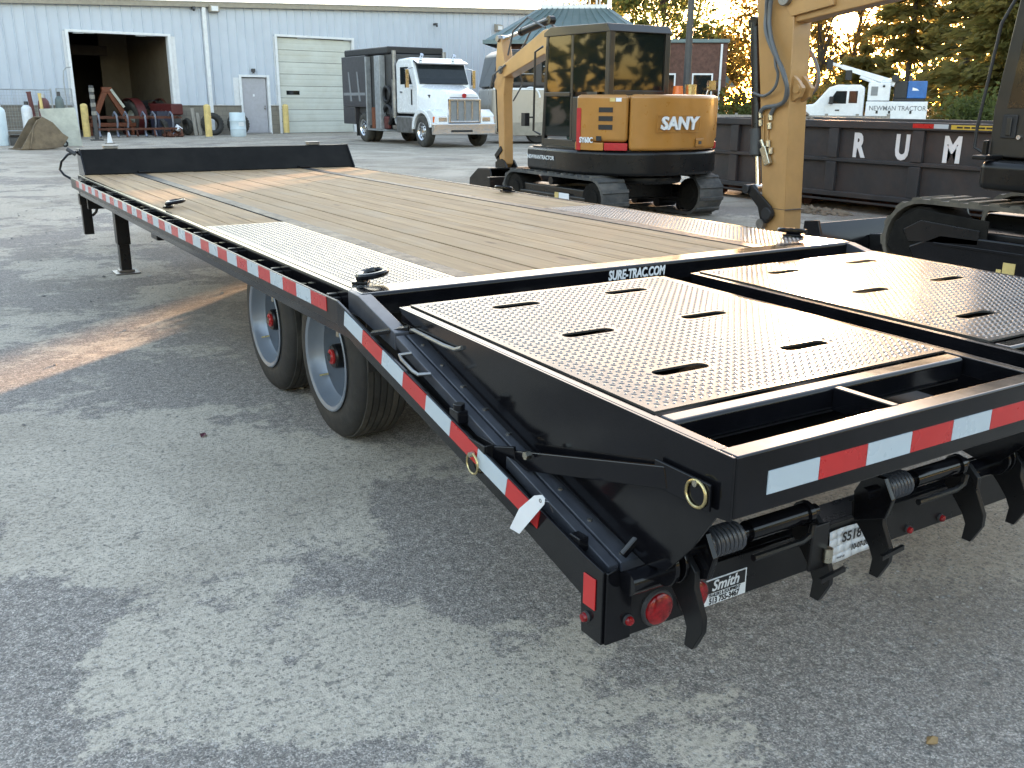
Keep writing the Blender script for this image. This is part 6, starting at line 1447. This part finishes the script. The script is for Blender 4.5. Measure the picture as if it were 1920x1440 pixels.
def broadleaf(loc, h, spread, seed, mat, label, base=0.22, leaves=9000, lsize=0.20, clumps=70):
    q = random.Random(seed); g_ = np.random.default_rng(seed)
    t = thing('broadleaf_tree', label, 'tree', loc, 0, 'trees beyond the yard')
    mb = MB(); path = [(0, 0, 0)]; x = y = 0
    for i in range(1, 7):
        x += q.uniform(-.14, .14)*h/8; y += q.uniform(-.14, .14)*h/8; path.append((x, y, h*0.86*i/6))
    r0 = h*0.020
    mb.tube(path, [r0*1.35]+[r0*(1-0.14*i) for i in range(1, 7)], 9)
    cl = []
    for i in range(clumps):
        z = h*(base+(1-base)*q.random()**0.85)
        f = (z/h-base)/(1-base); rad = spread*(0.45+0.9*math.sin(math.pi*min(1, 0.12+0.86*f)))*0.72
        a = q.random()*2*math.pi; d = rad*math.sqrt(q.uniform(0.05, 1))
        c = (d*math.cos(a), d*math.sin(a), z); cl.append(c)
        if i % 3 == 0:
            k = min(5, max(1, int((z*0.75)/(h*0.86)*6))); p = path[k]
            mid = ((p[0]+c[0])/2, (p[1]+c[1])/2, (p[2]+c[2])/2+0.15*d)
            mb.tube([p, mid, c], [r0*0.42, r0*0.25, r0*0.08], 5)
    part('trunk', mb, 'bark', t)
    per = leaves//clumps; C_ = []
    for c in cl:
        s = spread*q.uniform(0.13, 0.27)
        C_.append(np.array(c)+g_.normal(size=(per, 3))*np.array([s, s, s*0.62]))
    o = link('crown', leaf_mesh('crown', np.concatenate(C_), lsize, 1.0, seed, mat, np.array(loc)), t)
    return t
def pine(loc, h, spread, seed, mat, label, base=0.12, whorls=15, per=9, lsize=0.22, dens=1.0):
    q = random.Random(seed); g_ = np.random.default_rng(seed)
    t = thing('pine_tree', label, 'tree', loc, 0, 'trees beyond the yard')
    mb = MB(); mb.tube([(0, 0, 0), (0.05, 0.03, h*0.35), (-0.03, 0.05, h*0.7), (0, 0, h)], [h*0.018, h*0.014, h*0.008, 0.01], 9)
    C_ = []; D_ = []
    for w in range(whorls):
        f = w/(whorls-1); z = h*(base+(0.97-base)*f)
        Lw = spread*(1-f)**0.75*q.uniform(0.8, 1.1)+0.25
        for b_ in range(per):
            a = 2*math.pi*(b_+q.random()*0.8)/per; L_ = Lw*q.uniform(0.55, 1.1); dz = q.uniform(-0.20, 0.08)*L_
            e = np.array([math.cos(a)*L_, math.sin(a)*L_, z+dz]); s0 = np.array([0, 0, z])
            mid = (s0+e)/2+np.array([0, 0, 0.08*L_])
            if b_ % 2 == 0: mb.tube([tuple(s0), tuple(mid), tuple(e)], [0.045*(1-f)+0.012, 0.03*(1-f)+0.01, 0.008], 4)
            n = int(46*L_*dens)+12
            tt = g_.random(n)**0.6
            pts = (1-tt)[:, None]**2*s0+2*(tt*(1-tt))[:, None]*mid+(tt**2)[:, None]*e
            wdt = (0.10+0.20*np.sin(np.pi*np.clip(tt, 0.1, 0.95)))*L_*0.62
            off = g_.normal(size=(n, 3))*np.stack([wdt, wdt, 0.10+wdt*0.22], axis=1)
            C_.append(pts+off)
            dirv = np.tile(np.array([math.cos(a), math.sin(a), -0.25]), (n, 1)); D_.append(dirv)
    part('trunk', mb, 'bark', t)
    o = link('crown', leaf_mesh('crown', np.concatenate(C_), lsize, 1.5, seed, mat, np.array(loc), np.concatenate(D_)), t)
    return t
def polar(px, D):                                     # ground point at image column px and distance D from the camera along its heading
    a = YAW + math.atan((px-960)/1763.6/math.cos(PITCH)*1.0)
    s = D/math.cos(a-YAW)
    return (-2.467+s*math.sin(a), -3.084+s*math.cos(a), 0)
broadleaf(polar(1105, 78), 11.0, 3.2, 21, 'leaf_suntint', 'sun-tinted tree just right of the lantern roof', leaves=4500)
broadleaf(polar(1210, 72), 12.5, 3.2, 22, 'leaf_green', 'dark green tree rising left of the lamp pole', leaves=8500)
broadleaf(polar(1300, 84), 7.0, 3.4, 23, 'leaf_suntint', 'low sun-tinted tree behind the lamp pole', leaves=5000)
broadleaf(polar(1398, 76), 13.0, 3.6, 24, 'leaf_suntint', 'tall sparse sun-tinted tree behind the yellow arm', leaves=5000)
broadleaf(polar(1478, 66), 12.0, 4.0, 25, 'leaf_suntint', 'sun-tinted tree left of the low sun', leaves=3600, base=0.10)
broadleaf(polar(1540, 74), 13.0, 4.4, 26, 'leaf_suntint', 'sparse sun-tinted tree in front of the low sun', leaves=2800, base=0.08)
broadleaf(polar(1655, 70), 13.0, 4.2, 27, 'leaf_suntint', 'sun-tinted tree right of the low sun', leaves=3600, base=0.08)
broadleaf(polar(1745, 76), 14.0, 4.6, 28, 'leaf_suntint', 'tall sun-tinted tree behind the great pine', leaves=4500, base=0.08)
pine(polar(1632, 54), 11.0, 2.4, 31, 'needle_suntint', 'thin pine with bare lower trunk behind the pickup crane', base=0.36, whorls=10, per=5, dens=0.6)
pine(polar(1728, 50), 11.5, 2.6, 30, 'needle_suntint', 'thin pine with a straight trunk above the service bed', base=0.42, whorls=8, per=5, dens=0.6)
pine(polar(1560, 58), 4.6, 3.4, 32, 'needle_suntint', 'short spreading pine behind the pickup cab', base=0.40, whorls=5, per=7, dens=0.6)
pine(polar(1805, 44), 8.6, 4.4, 34, 'needle_suntint', 'great sun-tinted pine with layered boughs left of the dark cab', base=0.14, whorls=12, per=9, dens=0.85, lsize=0.17)
pine(polar(1905, 50), 11.0, 4.0, 35, 'needle_suntint', 'green pine partly behind the dark cab', base=0.10, whorls=13, per=8, dens=0.75)
broadleaf(polar(1850, 70), 14.0, 5.0, 36, 'leaf_green', 'big green tree behind the two pines', leaves=8000, base=0.08)
broadleaf(polar(2030, 52), 12.0, 5.0, 37, 'leaf_green', 'green tree outside the right edge', leaves=11000, base=0.05)
pine(polar(2180, 44), 11.0, 4.4, 38, 'needle', 'pine outside the right edge', base=0.08)
broadleaf(polar(2400, 48), 13.0, 5.4, 39, 'leaf_green', 'far right tree outside the picture', leaves=11000, base=0.05)
# unseen wood added on the other three sides to block the bright horizon
g_ = np.random.default_rng(99); C_ = []
for az in range(92, 338, 6):
    D = 46+10*g_.random(); h = 10+4*g_.random()
    for k in range(16):
        c = np.array([D*math.sin(R(az)), D*math.cos(R(az)), 0])+g_.normal(size=3)*np.array([3, 3, 0])+np.array([0, 0, h*(0.08+0.9*g_.random())])
        C_.append(c+g_.normal(size=(42, 3))*np.array([1.5, 1.5, 1.0]))
stuff(link('unseen_wood', leaf_mesh('unseen_wood', np.concatenate(C_), 0.6, 1.0, 99, 'leaf_green', np.zeros(3))))
def bush(loc, h, r, seed, mat, label, n=2600, size=0.11):
    g_ = np.random.default_rng(seed); q = random.Random(seed)
    t = thing('bush', label, 'bush', loc, 0, 'bushes along the yard edge')
    mb = MB(); C_ = []
    for i in range(14):
        a = q.random()*6.28; d = r*q.random()**0.5; z = h*q.uniform(0.25, 0.9)*(1-0.35*d/r)
        mb.tube([(0, 0, 0), (d*0.5*math.cos(a), d*0.5*math.sin(a), z*0.6), (d*math.cos(a), d*math.sin(a), z)], [0.03, 0.02, 0.006], 5)
        C_.append(np.array([d*math.cos(a), d*math.sin(a), z])+g_.normal(size=(n//14, 3))*np.array([r*0.24, r*0.24, h*0.16]))
    part('stem', mb, 'bark', t); C_ = np.concatenate(C_); C_[:, 2] = np.abs(C_[:, 2])
    link('foliage', leaf_mesh('foliage', C_, size, 1.0, seed, mat, np.array(loc)), t)
bush(polar(1335, 44), 2.3, 2.2, 51, 'leaf_suntint', 'sun-tinted bush right of the small excavator'); bush(polar(1385, 42), 1.9, 2.0, 52, 'leaf_green', 'green bush above the board fence')
bush(polar(1762, 38), 1.9, 1.5, 53, 'leaf_green', 'grey green bush behind the tail of the pickup'); bush(polar(1440, 46), 2.4, 2.2, 54, 'leaf_suntint', 'sun-tinted bush behind the yellow arm')
bush(polar(1830, 60), 3.0, 3.4, 55, 'leaf_green', 'dark bush under the great pine'); bush(polar(1610, 62), 3.4, 4.0, 56, 'leaf_suntint', 'sun-tinted undergrowth behind the crane boom'); bush(polar(1520, 60), 3.0, 3.6, 57, 'leaf_suntint', 'sun-tinted undergrowth behind the pickup cab')
bush(polar(1700, 64), 3.6, 4.0, 58, 'leaf_green', 'green undergrowth behind the welder')

# ---- weed, leaf and pebbles on the yard
M['weed'] = leaf_material('yellow_weed', (0.26, 0.19, 0.05), (0.36, 0.27, 0.09), 0.3)
wd_ = tag(link('weed_tuft', leaf_mesh('weed_tuft', np.random.default_rng(5).normal(size=(70, 3))*np.array([0.09, 0.04, 0.015])+np.array([0, 0, 0.03]), 0.03, 1.6, 5, 'weed', np.array([-1.43, 3.2, 0.0]))), 'dry yellow weed lying on the asphalt left of the wheels', 'weed')
wd_.location = (-1.43, 3.20, 0.0)
M['deadleaf'] = pmat('dead_red_leaf', (0.12, 0.03, 0.045), 0.7)
lf = tag(part('fallen_leaf', MB().add([(-0.03, 0, 0.004), (0, -0.016, 0.009), (0.035, 0, 0.006), (0, 0.016, 0.012), (0, 0, 0.004)], [(0, 1, 4), (1, 2, 4), (2, 3, 4), (3, 0, 4)]), 'deadleaf', None), 'small dark red fallen leaf on the asphalt', 'leaf')
lf.location = (-1.49, 1.16, 0.0); lf.rotation_euler = (0, 0, R(60))
def pebbles(n, box, smin, smax, seed, mat, dens=None):
    q = random.Random(seed); mb = MB()
    for i in range(n):
        x = q.uniform(box[0], box[1]); y = q.uniform(box[2], box[3]); s = smin+(smax-smin)*q.random()**3
        a = q.random()*6.28; vs = []
        for v in ((1, 0, 0.2), (-1, 0, 0.2), (0, 1, 0.2), (0, -1, 0.2), (0.2, 0.1, 0.9), (0, 0, -0.3)):
            k = s*(0.7+0.6*q.random()); vx, vy = v[0]*math.cos(a)-v[1]*math.sin(a), v[0]*math.sin(a)+v[1]*math.cos(a)
            vs.append((x+vx*k, y+vy*k, max(-0.002, v[2]*k*0.8)))
        mb.add(vs, [(0, 2, 4), (2, 1, 4), (1, 3, 4), (3, 0, 4), (2, 0, 5), (1, 2, 5), (3, 1, 5), (0, 3, 5)])
    return stuff(part('gravel', mb, mat, None, smooth=False))
def stone_material():
    m, nt, b, N, L = newmat('loose_stone')
    v = coords(nt, 'Object'); vo = nt.nodes.new('ShaderNodeTexVoronoi'); vo.inputs['Scale'].default_value = 30; L.new(v, vo.inputs[0])
    s = nt.nodes.new('ShaderNodeSeparateColor'); L.new(vo.outputs['Color'], s.inputs[0])
    L.new(mix(nt, s.outputs[0], (0.10, 0.097, 0.092), (0.44, 0.42, 0.39)), b.inputs['Base Color']); b.inputs['Roughness'].default_value = 0.85
    return m
M['stone'] = stone_material()
pebbles(2600, (-2.6, 1.6, -2.6, 1.0), 0.001, 0.0055, 61, 'stone')
pebbles(3000, (-1.4, 1.6, -2.6, -0.9), 0.0012, 0.008, 62, 'stone')
pebbles(900, (-4.0, 6.0, 1.0, 14.0), 0.004, 0.022, 63, 'stone')
for i, (x, y, s, lab, mt) in enumerate(((-0.95, -1.98, 0.011, 'pale grey stone on the ground behind the dealer sticker', 'paper'), (-0.55, -1.98, 0.014, 'ochre stone on the ground below the stock sheet', 'brass_stone'))):
    if mt == 'brass_stone': M[mt] = pmat('ochre_stone', (0.30, 0.20, 0.09), 0.8)
    o = part('stone', lumps(1, 0.0001, 0.001, 70+i, s), M['stone'] if mt == 'paper' else mt, None, smooth=False)
    tag(o, lab, 'stone'); o.location = (x, y, 0.002)
